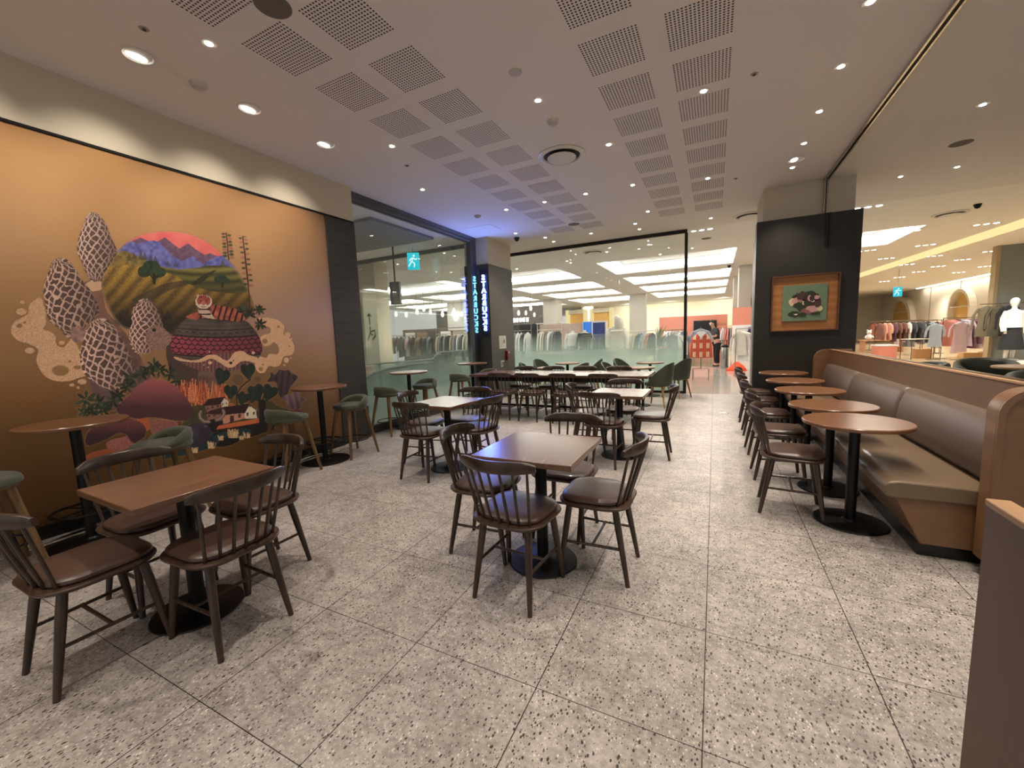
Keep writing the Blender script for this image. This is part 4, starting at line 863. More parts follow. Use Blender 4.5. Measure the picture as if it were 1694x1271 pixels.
# person
def skinned(name, V, E, mat, parent, sub=1, root=0):
    me = bpy.data.meshes.new(name); me.from_pydata([v[0] for v in V], E, []); o = bpy.data.objects.new(name, me); COL.objects.link(o); o.parent = parent; sk = o.modifiers.new('skin', 'SKIN'); sk.use_smooth_shade = True
    if not me.skin_vertices: me.attributes.new('skin', 'FLOAT', 'POINT')
    for i, v in enumerate(V): me.skin_vertices[0].data[i].radius = (v[1], v[1] if len(v) < 3 else v[2])
    me.skin_vertices[0].data[root].use_root = True; ss = o.modifiers.new('sub', 'SUBSURF'); ss.levels = sub; ss.render_levels = sub; me.materials.append(mat); return o
pe = empty('person', (.09, 17.2, 0), math.radians(112), 'person in dark patterned t-shirt and black trousers, head bowed, handling clothes', 'person')
m_skin = M('skin', 'c69a80', .55)
V = [((0, 0, .92), .12, .09), ((0, .03, 1.12), .12, .085), ((0, .09, 1.34), .15, .09), ((0, .14, 1.44), .055), ((0, .19, 1.53), .06), ((0, .21, 1.61), .085, .095), ((0, .20, 1.67), .06),
     ((.15, .10, 1.37), .06), ((.20, .10, 1.13), .042), ((.12, .33, 1.08), .03), ((.09, .40, 1.10), .028), ((-.15, .10, 1.37), .06), ((-.20, .12, 1.13), .042), ((-.12, .36, 1.12), .03), ((-.08, .43, 1.15), .028),
     ((.085, 0, .84), .085), ((.095, .02, .47), .058), ((.10, -.03, .08), .042), ((.10, .10, .035), .036), ((-.085, 0, .84), .085), ((-.095, .03, .47), .058), ((-.10, -.01, .08), .042), ((-.10, .12, .035), .036)]
Ed = [(0, 1), (1, 2), (2, 3), (3, 4), (4, 5), (5, 6), (2, 7), (7, 8), (8, 9), (9, 10), (2, 11), (11, 12), (12, 13), (13, 14), (0, 15), (15, 16), (16, 17), (17, 18), (0, 19), (19, 20), (20, 21), (21, 22)]
skinned('body', V, Ed, m_skin, pe, 2)
MB().lathe([(.004, 1.632), (.010, 1.636), (.004, 1.642)], (.03, .302), 8).lathe([(.004, 1.632), (.010, 1.636), (.004, 1.642)], (-.03, .302), 8).build('eyes', m_blk, pe)
skinned('nose', [((0, .285, 1.63), .012), ((0, .318, 1.605), .014)], [(0, 1)], m_skin, pe, 1)
for s_ in (-1, 1): skinned('ear', [((s_*.082, .205, 1.635), .012, .02), ((s_*.09, .195, 1.60), .01, .016)], [(0, 1)], m_skin, pe, 1)
skinned('face_mask', [((0, .245, 1.585), .052, .05), ((0, .285, 1.578), .042, .045)], [(0, 1)], cloth('f0eeea'), pe, 2)
for s_, hx, hy, hz in ((1, .09, .42, 1.10), (-1, -.08, .45, 1.15)):
    for k in range(5):
        a = (-2+k)*.011; p = Vector((hx+a*1.2, hy, hz)); L_ = (.045, .06, .066, .06, .04)[k]
        if k == 0: q = p+Vector((-s_*.035, .015, .01)); skinned('finger', [(tuple(p), .008), (tuple((p+q)/2+Vector((0, .008, 0))), .008), (tuple(q), .007)], [(0, 1), (1, 2)], m_skin, pe, 1)
        else: skinned('finger', [(tuple(p), .008), (tuple(p+Vector((0, L_*.6, -.004))), .0075), (tuple(p+Vector((0, L_*.85, -.03))), .0065)], [(0, 1), (1, 2)], m_skin, pe, 1)
V2 = [((0, 0, .95), .15, .12), ((0, .03, 1.12), .15, .115), ((0, .09, 1.34), .175, .115), ((0, .125, 1.42), .08), ((.16, .10, 1.37), .082), ((.205, .10, 1.18), .068), ((-.16, .10, 1.37), .082), ((-.205, .11, 1.18), .068)]
skinned('t_shirt', V2, [(0, 1), (1, 2), (2, 3), (2, 4), (4, 5), (2, 6), (6, 7)], M('shirt_dark', '34353a', .9, var=.5, vs=9), pe, 2)
V3 = [((0, 0, .93), .14, .115), ((.088, 0, .84), .105), ((.097, .02, .47), .08), ((.102, -.02, .10), .066), ((-.088, 0, .84), .105), ((-.097, .03, .47), .08), ((-.102, 0, .10), .066)]
skinned('trousers', V3, [(0, 1), (1, 2), (2, 3), (0, 4), (4, 5), (5, 6)], M('trousers_black', '141416', .9), pe, 2)
skinned('hair', [((0, .165, 1.58), .07), ((0, .175, 1.65), .1, .105), ((0, .21, 1.70), .08), ((0, .26, 1.68), .05)], [(0, 1), (1, 2), (2, 3)], M('hair_black', '15120f', .7), pe, 2)
for s_ in (-1, 1):
    skinned('shoe', [((s_*.10, -.05, .04), .045, .04), ((s_*.10, .06, .035), .048, .034), ((s_*.10, .15, .028), .038, .026)], [(0, 1), (1, 2)], M('shoe_black', '1b1a1a', .5), pe, 1)
# ---- the right-hand part of the store
m_brass = M('rack_bronze', '6d5c48', .35, metal=.7)
rack(8.8, 28.2, .5, 3.6, 1.45, m_brass, 'long low bronze rack far right with peach and navy garments', ['b46a5c', 'd8a088', 'd8a088', '7c5244', 'c9bca4', '6b4a56', '1f2a3c', '1f2a3c', 'd8a088', '6b4a56', '26262a', 'c4aeb0'], 'long far bronze rack', 'top', .75, .35)
rack(6.9, 22.6, .1, 1.6, 1.45, m_brass, 'bronze rack of peach and brown tops, nearest the pier', ['7c5244', 'd8a088', 'd8a088', '6b4a56', '7c5244', '7c5244', 'e8e2d6', '4b4d54', '4b4d54'], 'bronze rack nearest the pier', 'top', .8, .35)
rack(7.9, 23.9, .2, 1.7, 1.42, m_brass, 'bronze rack of grey floral dresses behind the small glass table', ['c4aeb0', 'c4aeb0', '8b8f94', '8b8f94', '6b4a56', '8b8f94', '4b4d54', 'a9b4bd', '26262a'], 'bronze rack behind the glass table', 'dress', 1.0, .35)
rack(9.4, 24.2, .3, 1.8, 1.42, m_brass, 'bronze rack of navy and pale blue tops, in the middle of the right store', ['1f2a3c', 'a9b4bd', '26262a', '26262a', '6b4a56', 'c4aeb0', '7c5244'], 'middle bronze rack', 'top', .6, .35, facing=1.0)
rack(8.2, 20.8, .35, 1.5, 1.48, m_brass, 'bronze rack of pink and plum robes left of the grey panel', ['d98f84', 'd98f84', '6b4a56', 'a9b4bd', 'cdb2b8', '6b4a56', '6b4a56', 'cdb2b8', '1f2a3c'], 'bronze rack of robes', 'robe', 1.05, .4, facing=.5)
garment((7.72, 19.9, 1.40), .3, 'cdb2b8', 1.15, .45, 'long pale pink patterned robe facing the cafe', None, .24)
garment((7.15, 20.1, 1.36), .3, 'a9b4bd', .9, .4, 'pale blue pyjama top facing the cafe beside the pink robe', None, .22)
t = empty('garment_stand', (7.15, 20.12, 0), 0, 'thin bronze pole stand holding the pale blue pyjama top', 'stand'); MB().tube([(0, 0, .012), (0, 0, 1.36)], .012, 8).build('pole', m_brass, t); MB().lathe([(.2, 0), (.2, .012), (.02, .016)], n=28).build('base', m_brass, t)
t = empty('garment_stand', (7.72, 19.92, 0), 0, 'thin bronze pole stand holding the long pink robe', 'stand'); MB().tube([(0, 0, .012), (0, 0, 1.40)], .012, 8).build('pole', m_brass, t); MB().lathe([(.2, 0), (.2, .012), (.02, .016)], n=28).build('base', m_brass, t)
t = empty('side_table', (6.75, 20.4, 0), .2, 'small square glass-topped display table on thin bronze legs', 'table'); MB().box(-.33, .33, -.33, .33, .74, .76).build('table_top', M('pale_top', 'e6e0cc', .25), t, bevel=.004)
for sx in (-1, 1):
    for sy in (-1, 1): MB().tube([(sx*.3, sy*.3, 0), (sx*.3, sy*.3, .74)], .012, 6).build('leg', m_brass, t)
m_box = M('cardboard', 'b98e5e', .8)
for (x, y, s_, l) in ((7.45, 18.5, .34, 'brown cardboard box under the pink robe'), (7.1, 20.9, .36, 'pale wooden plinth under the pyjama tops')): tag(MB().box(x-.22, x+.22, y-.2, y+.2, 0, s_).build('box', m_box, bevel=.004), l, 'box')
t = empty('display_table', (5.95, 20.8, 0), 0, 'white low display table with salmon front beyond the bench', 'table'); MB().box(-.3, .3, -.4, .4, .5, .54).build('table_top', m_wht, t); MB().box(-.28, .28, -.38, .38, 0, .5).build('body', m_sal, t)
t = empty('display_table', (7.2, 25.6, 0), 0, 'pale wooden display table with plush toys by the bronze racks', 'table'); MB().box(-.8, .8, -.4, .4, .55, .6).build('table_top', m_wood, t)
for sx in (-1, 1): MB().box(sx*.7-.03, sx*.7+.03, -.35, .35, 0, .55).build('leg', m_wood, t)
for i, (dx, c) in enumerate(((-.5, 'f0eeea'), (-.1, '8b8f94'), (.35, 'd98f84'))):
    mb = MB(); x, y = 7.2+dx, 25.5; mb.lathe([(.02, .60), (.11, .64), (.13, .74), (.09, .84), (.05, .87), (.09, .92), (.1, .98), (.05, 1.05), (.01, 1.06)], (x, y), 16)
    for s_ in (-1, 1): mb.tube([(x+s_*.05, y, 1.03), (x+s_*.09, y, 1.09)], [.035, .02], 8); mb.tube([(x+s_*.1, y-.02, .8), (x+s_*.16, y-.08, .7)], [.035, .03], 8)
    tag(mb.build('plush_toy', cloth(c), smooth=60), '%s plush toy sitting on the pale wooden display table' % ('white', 'grey', 'pink')[i], 'toy')
# grey panel with coats
struct(MB().box(7.5, 12.0, 17.5, 17.7, 0, H), 'wall_right', M('grey_green_panel', '7e817a', .6, var=.03), smooth=0)
struct(MB().box(7.42, 7.5, 17.47, 17.72, 0, H), 'trim_6', M('panel_edge', 'a08e6c', .5), smooth=0)
t = empty('wall_rail', (7.6, 17.1, 1.83), 0, 'short bronze hanging rail fixed to the grey panel', 'clothes rail'); MB().tube([(-.6, 0, 0), (.6, 0, 0)], .013, 8).tube([(0, 0, 0), (0, .39, 0)], .01, 8).tube([(.5, 0, 0), (.5, .39, 0)], .01, 8).build('rail', m_brass, t)
garment((7.16, 17.08, 1.83), .2, '6e6550', .95, .6, 'olive padded coat with cream collar on the panel rail', None, .24)
garment((7.42, 17.08, 1.83), .3, '55503f', .95, .6, 'olive padded coat nearer the mannequin on the panel rail', None, .24)
garment((7.62, 17.08, 1.83), .3, '26262a', .9, .6, 'black coat half hidden behind the white mannequin in black skirt', None, .22)
# exit signs
def mat_exit(): return M('exit_cyan', '2fc4cf', emit='2ac3d4', es=1.0)
m_ex, m_exw = mat_exit(), M('exit_white', 'e8fbff', emit='dff8ff', es=1.2)
def exit_sign(loc, rz, s_, label):
    t = empty('exit_sign', loc, rz, label, 'exit sign'); MB().box(-.135*s_, .135*s_, -.02, .02, -.19*s_, .19*s_).build('panel', m_ex, t, bevel=.004)
    mb = MB(); w = .022*s_; mb.prism([(.02*s_+.024*s_*math.cos(a), .12*s_+.024*s_*math.sin(a)) for a in [2*PI*k/10 for k in range(10)]], -.024, -.02, 'xz')
    for P in ([(.0, .08), (-.03, -.0)], [(-.03, 0), (.03, -.06), (.02, -.14)], [(-.03, 0), (-.07, -.06), (-.11, -.12)], [(0, .07), (.06, .03), (.09, .06)], [(0, .07), (-.06, .05), (-.08, .0)]):
        for (a, b), (c, d) in zip(P[:-1], P[1:]):
            v = Vector((c-a, d-b)); k = Vector((-v.y, v.x)).normalized()*w*.5/s_; mb.prism([((a+k.x)*s_, (b+k.y)*s_), ((c+k.x)*s_, (d+k.y)*s_), ((c-k.x)*s_, (d-k.y)*s_), ((a-k.x)*s_, (b-k.y)*s_)], -.024, -.02, 'xz')
    mb.build('running_figure', m_exw, t, smooth=0); MB().tube([(0, 0, .19*s_), (0, 0, H-loc[2])], .008, 6).build('hanger', m_chr, t)
exit_sign((-6.3, 7.75, 3.22), .5, 1.0, 'glowing cyan running-man exit sign hanging behind the side glass')
exit_sign((6.6, 22, 2.62), -.1, 1.0, 'cyan exit sign hanging over the racks in the right store')
exit_sign((-11.2, 20.1, 2.6), .3, 1.0, 'small cyan exit sign far off, left of the grey store column')
# pendants of the store and downlight triplets
m_pend = M('pendant_glow', 'ffffff', emit='fff6e6', es=2.2)
for i, (px, py) in enumerate(((858, 518), (870, 518), (884, 521), (878, 510), (628, 515), (640, 522), (690, 516), (672, 521), (712, 516), (732, 520), (751, 515), (764, 520), (701, 511), (655, 520))):
    yy = 20+(i % 3)*2.2 if i < 4 else 15.5+(i % 3)*1.1; p = at_y(px, py, yy)
    t = empty('pendant_lamp', (p.x, yy, p.z), 0, 'small egg-shaped glowing pendant lamp in the store, %s' % (('%s of four left of the grey column' % ORD[i]) if i < 4 else ('%s of those behind the side glass' % ORD[i-4])), 'pendant lamp', 'pendants %s' % ('by the grey column' if i < 4 else 'behind the side glass'))
    MB().lathe([(.02, -.13), (.06, -.09), (.075, 0), (.055, .09), (.02, .15)], n=16).build('globe', m_pend, t); MB().tube([(0, 0, .15), (0, 0, H-p.z+(.281 if any(h[0] < p.x < h[1] and h[2] < yy < h[3] for h in TR) else 0))], .006, 5).build('cord', m_blk, t)
trip = empty('ceiling_light', cat='ceiling light'); MB().box(-.26, .26, -.06, .06, -.002, 0).build('plate', m_ring, trip)
for k in (-1, 0, 1): MB().lathe([(.045, -.006), (.05, -.002), (.045, 0)], (k*.16, 0), 14).build('lamp', m_bulb2, trip)
tl = [((1161, 381), 'over the walkway just past the glass post'), ((983, 405), 'seen through the far glass, first row'), ((845, 424), 'by the corner column, through the glass'), ((1436, 343), 'just right of the dark pier'), ((1503, 383), 'right of the pier, second row'), ((1632, 371), 'far right, before the yellow band'),
      ((1531, 406), 'before the yellow band, middle'), ((1466, 428), 'before the yellow band, left'), ((1434, 415), 'hard by the pier edge'), ((1545, 424), 'past the yellow band, first row middle'), ((1592, 430), 'past the yellow band, first row right'), ((1500, 438), 'past the yellow band, first row left'),
      ((1552, 441), 'past the yellow band, second row middle'), ((1630, 441), 'past the yellow band, second row right'), ((1520, 450), 'past the yellow band, second row left'), ((1488, 459), 'past the yellow band, third row'), ((1463, 466), 'past the yellow band, fourth row'), ((1586, 451), 'past the yellow band, over the arch'), ((1641, 416), 'next to the grey panel top')]
for (px, py), d in tl:
    p = at_z(px, py, H-.004); place(trip, st, (p.x, p.y, H), 0, 'row of three store spotlights, '+d, 'triple store spotlights')
sd = [((1057, 412), 'above the first coffer'), ((1092, 421), 'under the first coffer edge'), ((944, 435), 'over the middle coffers'), ((938, 432), 'over the left coffers'), ((1004, 417), 'through the glass, upper middle'), ((1073, 405), 'near the frame top'), ((906, 452), 'left file of coffers'), ((1120, 453), 'between second and third coffer'), ((855, 445), 'at the corner column, left'), ((1145, 411), 'at the frame post'), ((1490, 292), 'right bay')]
for (px, py), d in sd[:10]:
    p = at_z(px, py, H-.004); place(dl, st, (p.x, p.y, H), 0, 'small store downlight through the far glass, '+d, 'store downlights behind the far glass')
# added fill spots without fixtures, brightening the store and the side hall
for (x, y) in ((-7.2, 6.2), (-8.5, 7.4), (-6.2, 9.0), (-9.5, 4), (-7, 9.2), (7, 15.5), (10.5, 25), (11, 33), (6, 22), (8, 33), (-3, 31.5), (-8, 30), (0.5, 30), (-.5, 22.5), (-5, 26), (-1.4, 11.3), (2.2, 11.2), (-5.6, 11.5), (5.2, 12.5), (8.5, 14.5), (5.5, 18), (8.5, 20), (7.5, 25), (10.2, 22), (9.5, 29), (-1.5, 17.2), (.4, 14), (-10, 12), (-13, 18)):
    spot('store_fill', (x, y, H-.05), (x, y, 0), P_MALL*(1.9 if x > 5 else 1), NEUT, 135, .9, .12)
for x in (-9, -6, -3, .5): spot('store_fill', (x, 31.8, H-.1), (x, 34.4, 1.9), 420, (1, .93, .78), 120, .9, .15)  # added spots that brighten the far cream wall
# ---- the hall seen through the side glass
w3 = empty('window_3', (-6.9, 8.18, 0)); w3['kind'] = 'structure'
MB().box(-2.2, 1.9, -.03, .03, 3.44, H-.001).build('head_rail', m_steel, w3); MB().box(-1.86, -1.80, -.03, .03, 0, 3.44).build('jamb', m_steel, w3); MB().box(-1.8, 1.9, -.006, .006, .06, 3.44).build('pane', m_gl3, w3, smooth=0)
struct(MB().box(-9.15, -8.27, 8.5, 9.0, 0, H), 'wall_left', M('travertine', 'd8cdb6', .55, var=.04, vs=3), smooth=0); struct(MB().box(-12.0, -11.8, -3.5, 9.0, 0, H), 'wall_left', m_cw2, smooth=0)
struct(MB().box(-8.4, -5.32, 5.5, 7.25, H-.05, H-.002), 'trim_7', M('soffit_grey', '8a8a82', .8), smooth=0)
mb = MB(); o1 = Vector((-8.55, 8.49, 1.88)); 
for P in ([(0, .0), (0, .3)], [(-.07, .22), (0, .3), (.07, .22)]):
    for (a, b), (c, d) in zip(P[:-1], P[1:]): mb.tube([o1+Vector((a, 0, b)), o1+Vector((c, 0, d))], .012, 6)
mb.tube([o1+Vector((-.12, 0, -.42)), o1+Vector((.0, 0, -.2)), o1+Vector((.16, 0, -.16)), o1+Vector((.18, 0, -.3)), o1+Vector((.06, 0, -.42))], .012, 6); mb.tube([o1+Vector((0, 0, -.06)), o1+Vector((.0, 0, -.25)), o1+Vector((.08, 0, -.3))], .012, 6)
tag(mb.build('wall_sign', m_blk), 'thin black arrow and escalator symbol on the pale stone pillar', 'sign')
t = empty('hanging_display', (-6.9, 7.3, 0), .2, 'grey rectangular hanging direction box on a ceiling rod behind the glass', 'sign'); p1 = at_y(650, 418, 7.3); t.location.x = p1.x
MB().tube([(0, 0, 2.72), (0, 0, H)], .018, 8).build('rod', m_steel, t); MB().box(-.12, .12, -.05, .05, 2.22, 2.72).build('box', M('display_grey', '5c5c5a', .4), t, bevel=.012); MB().lathe([(.12, H-.02), (.12, H)], n=20).build('rose', m_ring, t)
# escalator balustrades
m_rubber = M('handrail_rubber', '565c5c', .35)
t = empty('balustrade', (0, 0, 0), 0, 'curved glass escalator balustrade with grey handrail behind the side glass', 'balustrade')
pts = [at_x(px, py, -6.4) for px, py in ((588, 636), (600, 630), (617, 619), (640, 612), (680, 604), (715, 600))]; MB().tube(pts, .035, 8).build('handrail', m_rubber, t)
mb = MB()
for p, q in zip(pts[:-1], pts[1:]): mb.add([p, q, (q.x, q.y, .0), (p.x, p.y, .0), (p.x-.012, p.y, p.z), (q.x-.012, q.y, q.z), (q.x-.012, q.y, 0), (p.x-.012, p.y, 0)], [(0, 1, 2, 3), (7, 6, 5, 4)])
m_bal = mat_glass('balustrade_glass', False, 0, 1, (.72, .80, .78, 1)); mb.build('glass', m_bal, t, smooth=0, fix=False)
t = empty('balustrade', (0, 0, 0), 0, 'straight glass balustrade with thin steel top rail beyond the escalator', 'balustrade')
pts = [at_x(px, py, -7.6) for px, py in ((590, 604), (650, 600), (715, 594), (725, 583), (800, 577))]; MB().tube(pts, .022, 8).build('handrail', m_steel, t)
mb = MB()
for p, q in zip(pts[:-1], pts[1:]): mb.add([p, q, (q.x, q.y, .0), (p.x, p.y, .0), (p.x-.012, p.y, p.z), (q.x-.012, q.y, q.z), (q.x-.012, q.y, 0), (p.x-.012, p.y, 0)], [(0, 1, 2, 3), (7, 6, 5, 4)])
mb.build('glass', m_bal, t, smooth=0, fix=False)
# racks beyond that hall
rack(-9.6, 14.6, .1, 2.4, 1.62, m_chr, 'chrome rack of pale coats seen through the side glass, right one', ['c9bca4', CK, CG, CB_, 'c9bca4', CG, CW, CK, 'e8e2d6', 'e8e2d6', CK, CG, CW, CG], 'right rack behind the side glass', 'coat', 1.05, .6, True)
rack(-13.2, 16.5, .2, 2.8, 1.6, m_blk, 'black rack of dark coats seen through the side glass, middle one', [CB_, CK, 'cdb2b8', CK, CB_, '8a7a68', CB_, CK, CG, CB_, CK, '6b4a56', CK], 'middle rack behind the side glass', 'coat', 1.0, .5)
rack(-17.0, 18.8, .3, 2.6, 1.7, m_blk, 'black rack of dark coats by the stone pillar, through the side glass', [CB_, CK, '6b4a56', CB_, '8a7a68', CK, CB_, CG, CK, CB_], 'left rack behind the side glass', 'coat', 1.0, .5)
t = empty('display_wall', (-15, 22.5, 0), .2, 'low dark shelving wall behind the racks, seen through the side glass', 'display wall'); MB().box(-4, 4, 0, .3, 0, 2.1).build('panel', M('dark_shelf', '4a4542', .6), t, smooth=0)
for k in range(9): MB().box(-3.8+.86*k, -3.1+.86*k, -.03, 0, .9, 1.9).build('shelf_bay', (m_wht, M('bay_brown', '8a6a54', .6), M('bay_dark', '2c2a2a', .6))[k % 3], t, smooth=0)
struct(MB().box(-14.3, -13.1, 20.4, 21.4, 1.9, H), 'wall_back', m_wht, smooth=0); struct(MB().box(-14.1, -13.3, 20.6, 21.2, 0, 1.9), 'wall_back', m_pil, smooth=0)
lg = tag(MB().prism([(0+.2*(1+.5*math.sin(3*a))*math.cos(a), .2*(1+.5*math.sin(3*a))*math.sin(a)) for a in [2*PI*k/24 for k in range(24)]], -.03, 0, 'xz').build('lit_logo', m_bulb2), 'glowing white round emblem on the pale store column', 'sign'); lg.location = (-13.7, 20.39, 2.75)
# ================================================================ the painted mural panel
def build_mural():
    rng = np.random.default_rng(7)
    y0, y1, z0, z1, st_ = 1.02, 3.52, .36, 2.58, .0045
    ys = np.arange(y0, y1, st_); zs = np.arange(z0, z1, st_)
    YY, ZZ = np.meshgrid(ys, zs)
    # painting coordinates: a perspective-free wall point turned into sketch units
    q = np.stack([np.full(YY.shape, WALLX), YY, ZZ-CAM_H], -1)
    a, b, c = (q@np.array(v) for v in (CR, CU, CF))
    X = 847+FPX*a/c; Y = 635.5-FPX*b/c
    C = np.zeros(X.shape+(3,)); A = np.zeros(X.shape); base = np.array(lin('a67c50')[:3]); C[:] = base
    def low(sc, seed):
        r = np.random.default_rng(seed); n = r.random((64, 64)); u = (X/sc) % 63; v = (Y/sc) % 63; i = u.astype(int); j = v.astype(int); fu = u-i; fv = v-j
        fu = fu*fu*(3-2*fu); fv = fv*fv*(3-2*fv)
        return (n[j, i]*(1-fu)+n[j, i+1]*fu)*(1-fv)+(n[j+1, i]*(1-fu)+n[j+1, i+1]*fu)*fv
    grain = rng.random(X.shape); lo = low(14, 1); mid = low(5, 2)
    def L(h): return np.array(lin(h)[:3])
    def smooth(P, n=6):
        P = np.array(P, float); N = len(P); o = []
        for i in range(N):
            p0, p1, p2, p3 = P[i-1], P[i], P[(i+1) % N], P[(i+2) % N]
            for k in range(n):
                t = k/n; o.append(.5*((2*p1)+(-p0+p2)*t+(2*p0-5*p1+4*p2-p3)*t*t+(-p0+3*p1-3*p2+p3)*t**3))
        return np.array(o)
    def mask(P, cr=None, sm=True):
        if cr: P = [cr(*p) for p in P]
        P = smooth(P) if sm else np.array(P, float)
        bx = (X > P[:, 0].min()) & (X < P[:, 0].max()) & (Y > P[:, 1].min()) & (Y < P[:, 1].max()); x, y = X[bx], Y[bx]; m_ = np.zeros(x.shape, bool)
        for i in range(len(P)):
            (xa, ya), (xb, yb) = P[i-1], P[i]
            if ya == yb: continue
            m_ ^= ((ya > y) != (yb > y)) & (x < (xb-xa)*(y-ya)/(yb-ya)+xa)
        o = np.zeros(X.shape, bool); o[bx] = m_; return o
    def ell(cx, cy, rx, ry, cr=None, rot=0):
        if cr: c0 = cr(cx, cy); c1 = cr(cx+rx, cy+ry); cx, cy, rx, ry = c0[0], c0[1], c1[0]-c0[0], c1[1]-c0[1]
        dx, dy = X-cx, Y-cy; cs, sn = math.cos(rot), math.sin(rot)
        return ((dx*cs+dy*sn)/rx)**2+((-dx*sn+dy*cs)/ry)**2 < 1
    def put(m_, col, g=.12, al=1.0):
        if isinstance(col, str): col = L(col)
        col = np.broadcast_to(col, X.shape+(3,))[m_] if np.ndim(col) > 1 else col
        f = 1+g*(grain[m_]-.5)*2
        C[m_] = C[m_]*(1-al)+al*col*f[:, None]; A[m_] = 1
    def grad(h1, h2, t): return L(h1)*(1-t[..., None])+L(h2)*t[..., None]
    def line(pts, w, col, cr=None):
        if cr: pts = [cr(*p) for p in pts]
        m_ = np.zeros(X.shape, bool)
        for (xa, ya), (xb, yb) in zip(pts[:-1], pts[1:]):
            dx, dy = xb-xa, yb-ya; L2 = dx*dx+dy*dy+1e-9; bx = (X > min(xa, xb)-w) & (X < max(xa, xb)+w) & (Y > min(ya, yb)-w) & (Y < max(ya, yb)+w)
            t = np.clip(((X[bx]-xa)*dx+(Y[bx]-ya)*dy)/L2, 0, 1); d = np.hypot(X[bx]-xa-t*dx, Y[bx]-ya-t*dy); k = np.zeros(X.shape, bool); k[bx] = d < w/2; m_ |= k
        put(m_, col)
    def crop(x0, y0_, s): return lambda x, y: (x0+x/s, y0_+y/s)
    cA, cM, cD, cT, cR_, cH, cF = crop(0, 180, 2.118), crop(60, 340, 5.296), crop(150, 360, 6.274), crop(270, 470, 7.058), crop(120, 580, 6.69), crop(300, 600, 7.477), crop(0, 470, 5.779)
    foam = grad('d0a07c', 'e6bd98', np.clip(grain*.9, 0, 1))
    # left foam cloud
    put(mask([(390, 130), (310, 165), (275, 215), (265, 285), (200, 325), (130, 370), (103, 445), (150, 530), (260, 570), (340, 605), (365, 650), (348, 710), (370, 800), (440, 890), (540, 928), (650, 930), (760, 895), (830, 860), (800, 720), (740, 590), (690, 520), (650, 560), (610, 603), (560, 595), (535, 560), (528, 500), (480, 455), (410, 425), (440, 380), (430, 250)], cF), foam)
    for e in ((213, 175, 26, 18), (202, 265, 52, 35), (283, 637, 46, 29), (590, 563, 30, 22), (687, 966, 24, 16), (785, 935, 42, 26), (747, 990, 15, 10)): put(ell(*e, cr=cF), foam)
    for e in ((185, 400, 26, 20), (236, 368, 13, 11), (578, 828, 82, 50), (740, 797, 36, 20), (668, 740, 15, 13)): put(ell(*e, cr=cF), '9c764c')
    # right foam cloud
    put(mask([(1080, 400), (1200, 392), (1340, 420), (1412, 490), (1405, 590), (1490, 645), (1532, 740), (1500, 825), (1405, 850), (1370, 935), (1310, 968), (1235, 960), (1180, 1032), (1120, 1038), (1080, 990), (1070, 930), (1120, 850), (1200, 862), (1240, 815), (1325, 820), (1352, 775), (1330, 705), (1285, 685), (1240, 718), (1180, 722), (1130, 650), (1160, 600), (1250, 570), (1230, 500), (1120, 500)], cT), foam)
    for e in ((1452, 596, 34, 34), (1498, 638, 12, 12), (1327, 672, 28, 25), (1437, 890, 30, 32), (1412, 945, 15, 15), (1487, 866, 10, 12)): put(ell(*e, cr=cT), foam)
    for e in ((1345, 500, 16, 15), (1185, 668, 32, 30), (1472, 727, 10, 9), (1163, 940, 13, 11), (1140, 993, 27, 24)): put(ell(*e, cr=cT), '9c764c')
    # stalks of the tall mushrooms
    put(mask([(330, 600), (360, 600), (370, 700), (420, 760), (470, 830), (520, 920), (560, 1000), (470, 1010), (420, 900), (360, 800), (300, 720), (290, 620)], cA), grad('8d6656', '5a3f3a', np.clip(lo, 0, 1)))
    put(mask([(430, 690), (500, 655), (560, 660), (575, 730), (520, 750), (470, 745)], cM), 'd3ab88')
    put(mask([(590, 750), (640, 800), (700, 900), (740, 1010), (640, 1000), (585, 880)], cA), '4b3933')
    put(mask([(300, 900), (380, 930), (420, 1000), (400, 1060), (330, 1010), (310, 950)], cA), '6b5050')
    # landscape dome
    dome = mask([(118, 760), (118, 650), (175, 510), (300, 330), (430, 225), (600, 162), (800, 143), (1000, 168), (1200, 250), (1380, 395), (1500, 520), (1600, 680), (1655, 800), (1690, 900), (1680, 1000), (1400, 1180), (850, 1230), (600, 1190), (330, 1140), (200, 970)], cD)
    put(dome, '2c221c')
    def ind(P, col, **k): m_ = mask(P, cD, k.pop('sm', True)) & dome; put(m_, col, **k); return m_
    ind([(100, 100), (1700, 100), (1700, 560), (100, 560)], grad('e87a72', 'dd5a5c', np.clip(lo, 0, 1)), g=.1, sm=False)
    ind([(200, 400), (430, 240), (520, 210), (600, 245), (690, 250), (770, 205), (850, 270), (920, 322), (1010, 268), (1090, 330), (1180, 388), (1240, 368), (1310, 402), (1400, 390), (1500, 520), (1000, 560)], grad('5d4560', '7b5a70', mid), sm=False)
    ind([(100, 520), (280, 340), (400, 245), (480, 270), (560, 252), (650, 235), (720, 262), (800, 350), (870, 410), (940, 452), (1060, 398), (1170, 482), (1280, 412), (1380, 390), (1450, 470), (1530, 560), (700, 600)], grad('4d4f94', '7d7cc0', mid), sm=False)
    ind([(100, 560), (250, 390), (340, 345), (430, 375), (560, 432), (700, 500), (900, 560), (100, 620)], grad('6d5a30', 'a08548', mid))
    for tx, ty, h in ((400, 380, 70), (450, 370, 60), (520, 330, 110), (560, 360, 80), (620, 380, 90), (670, 400, 70), (800, 460, 40), (880, 460, 50), (1190, 480, 35), (1370, 440, 60)): ind([(tx-30, ty+h), (tx, ty-10), (tx+30, ty+h)], '46452f', sm=False, al=.75)
    sx, sy = (X-150)*6.274, (Y-360)*6.274
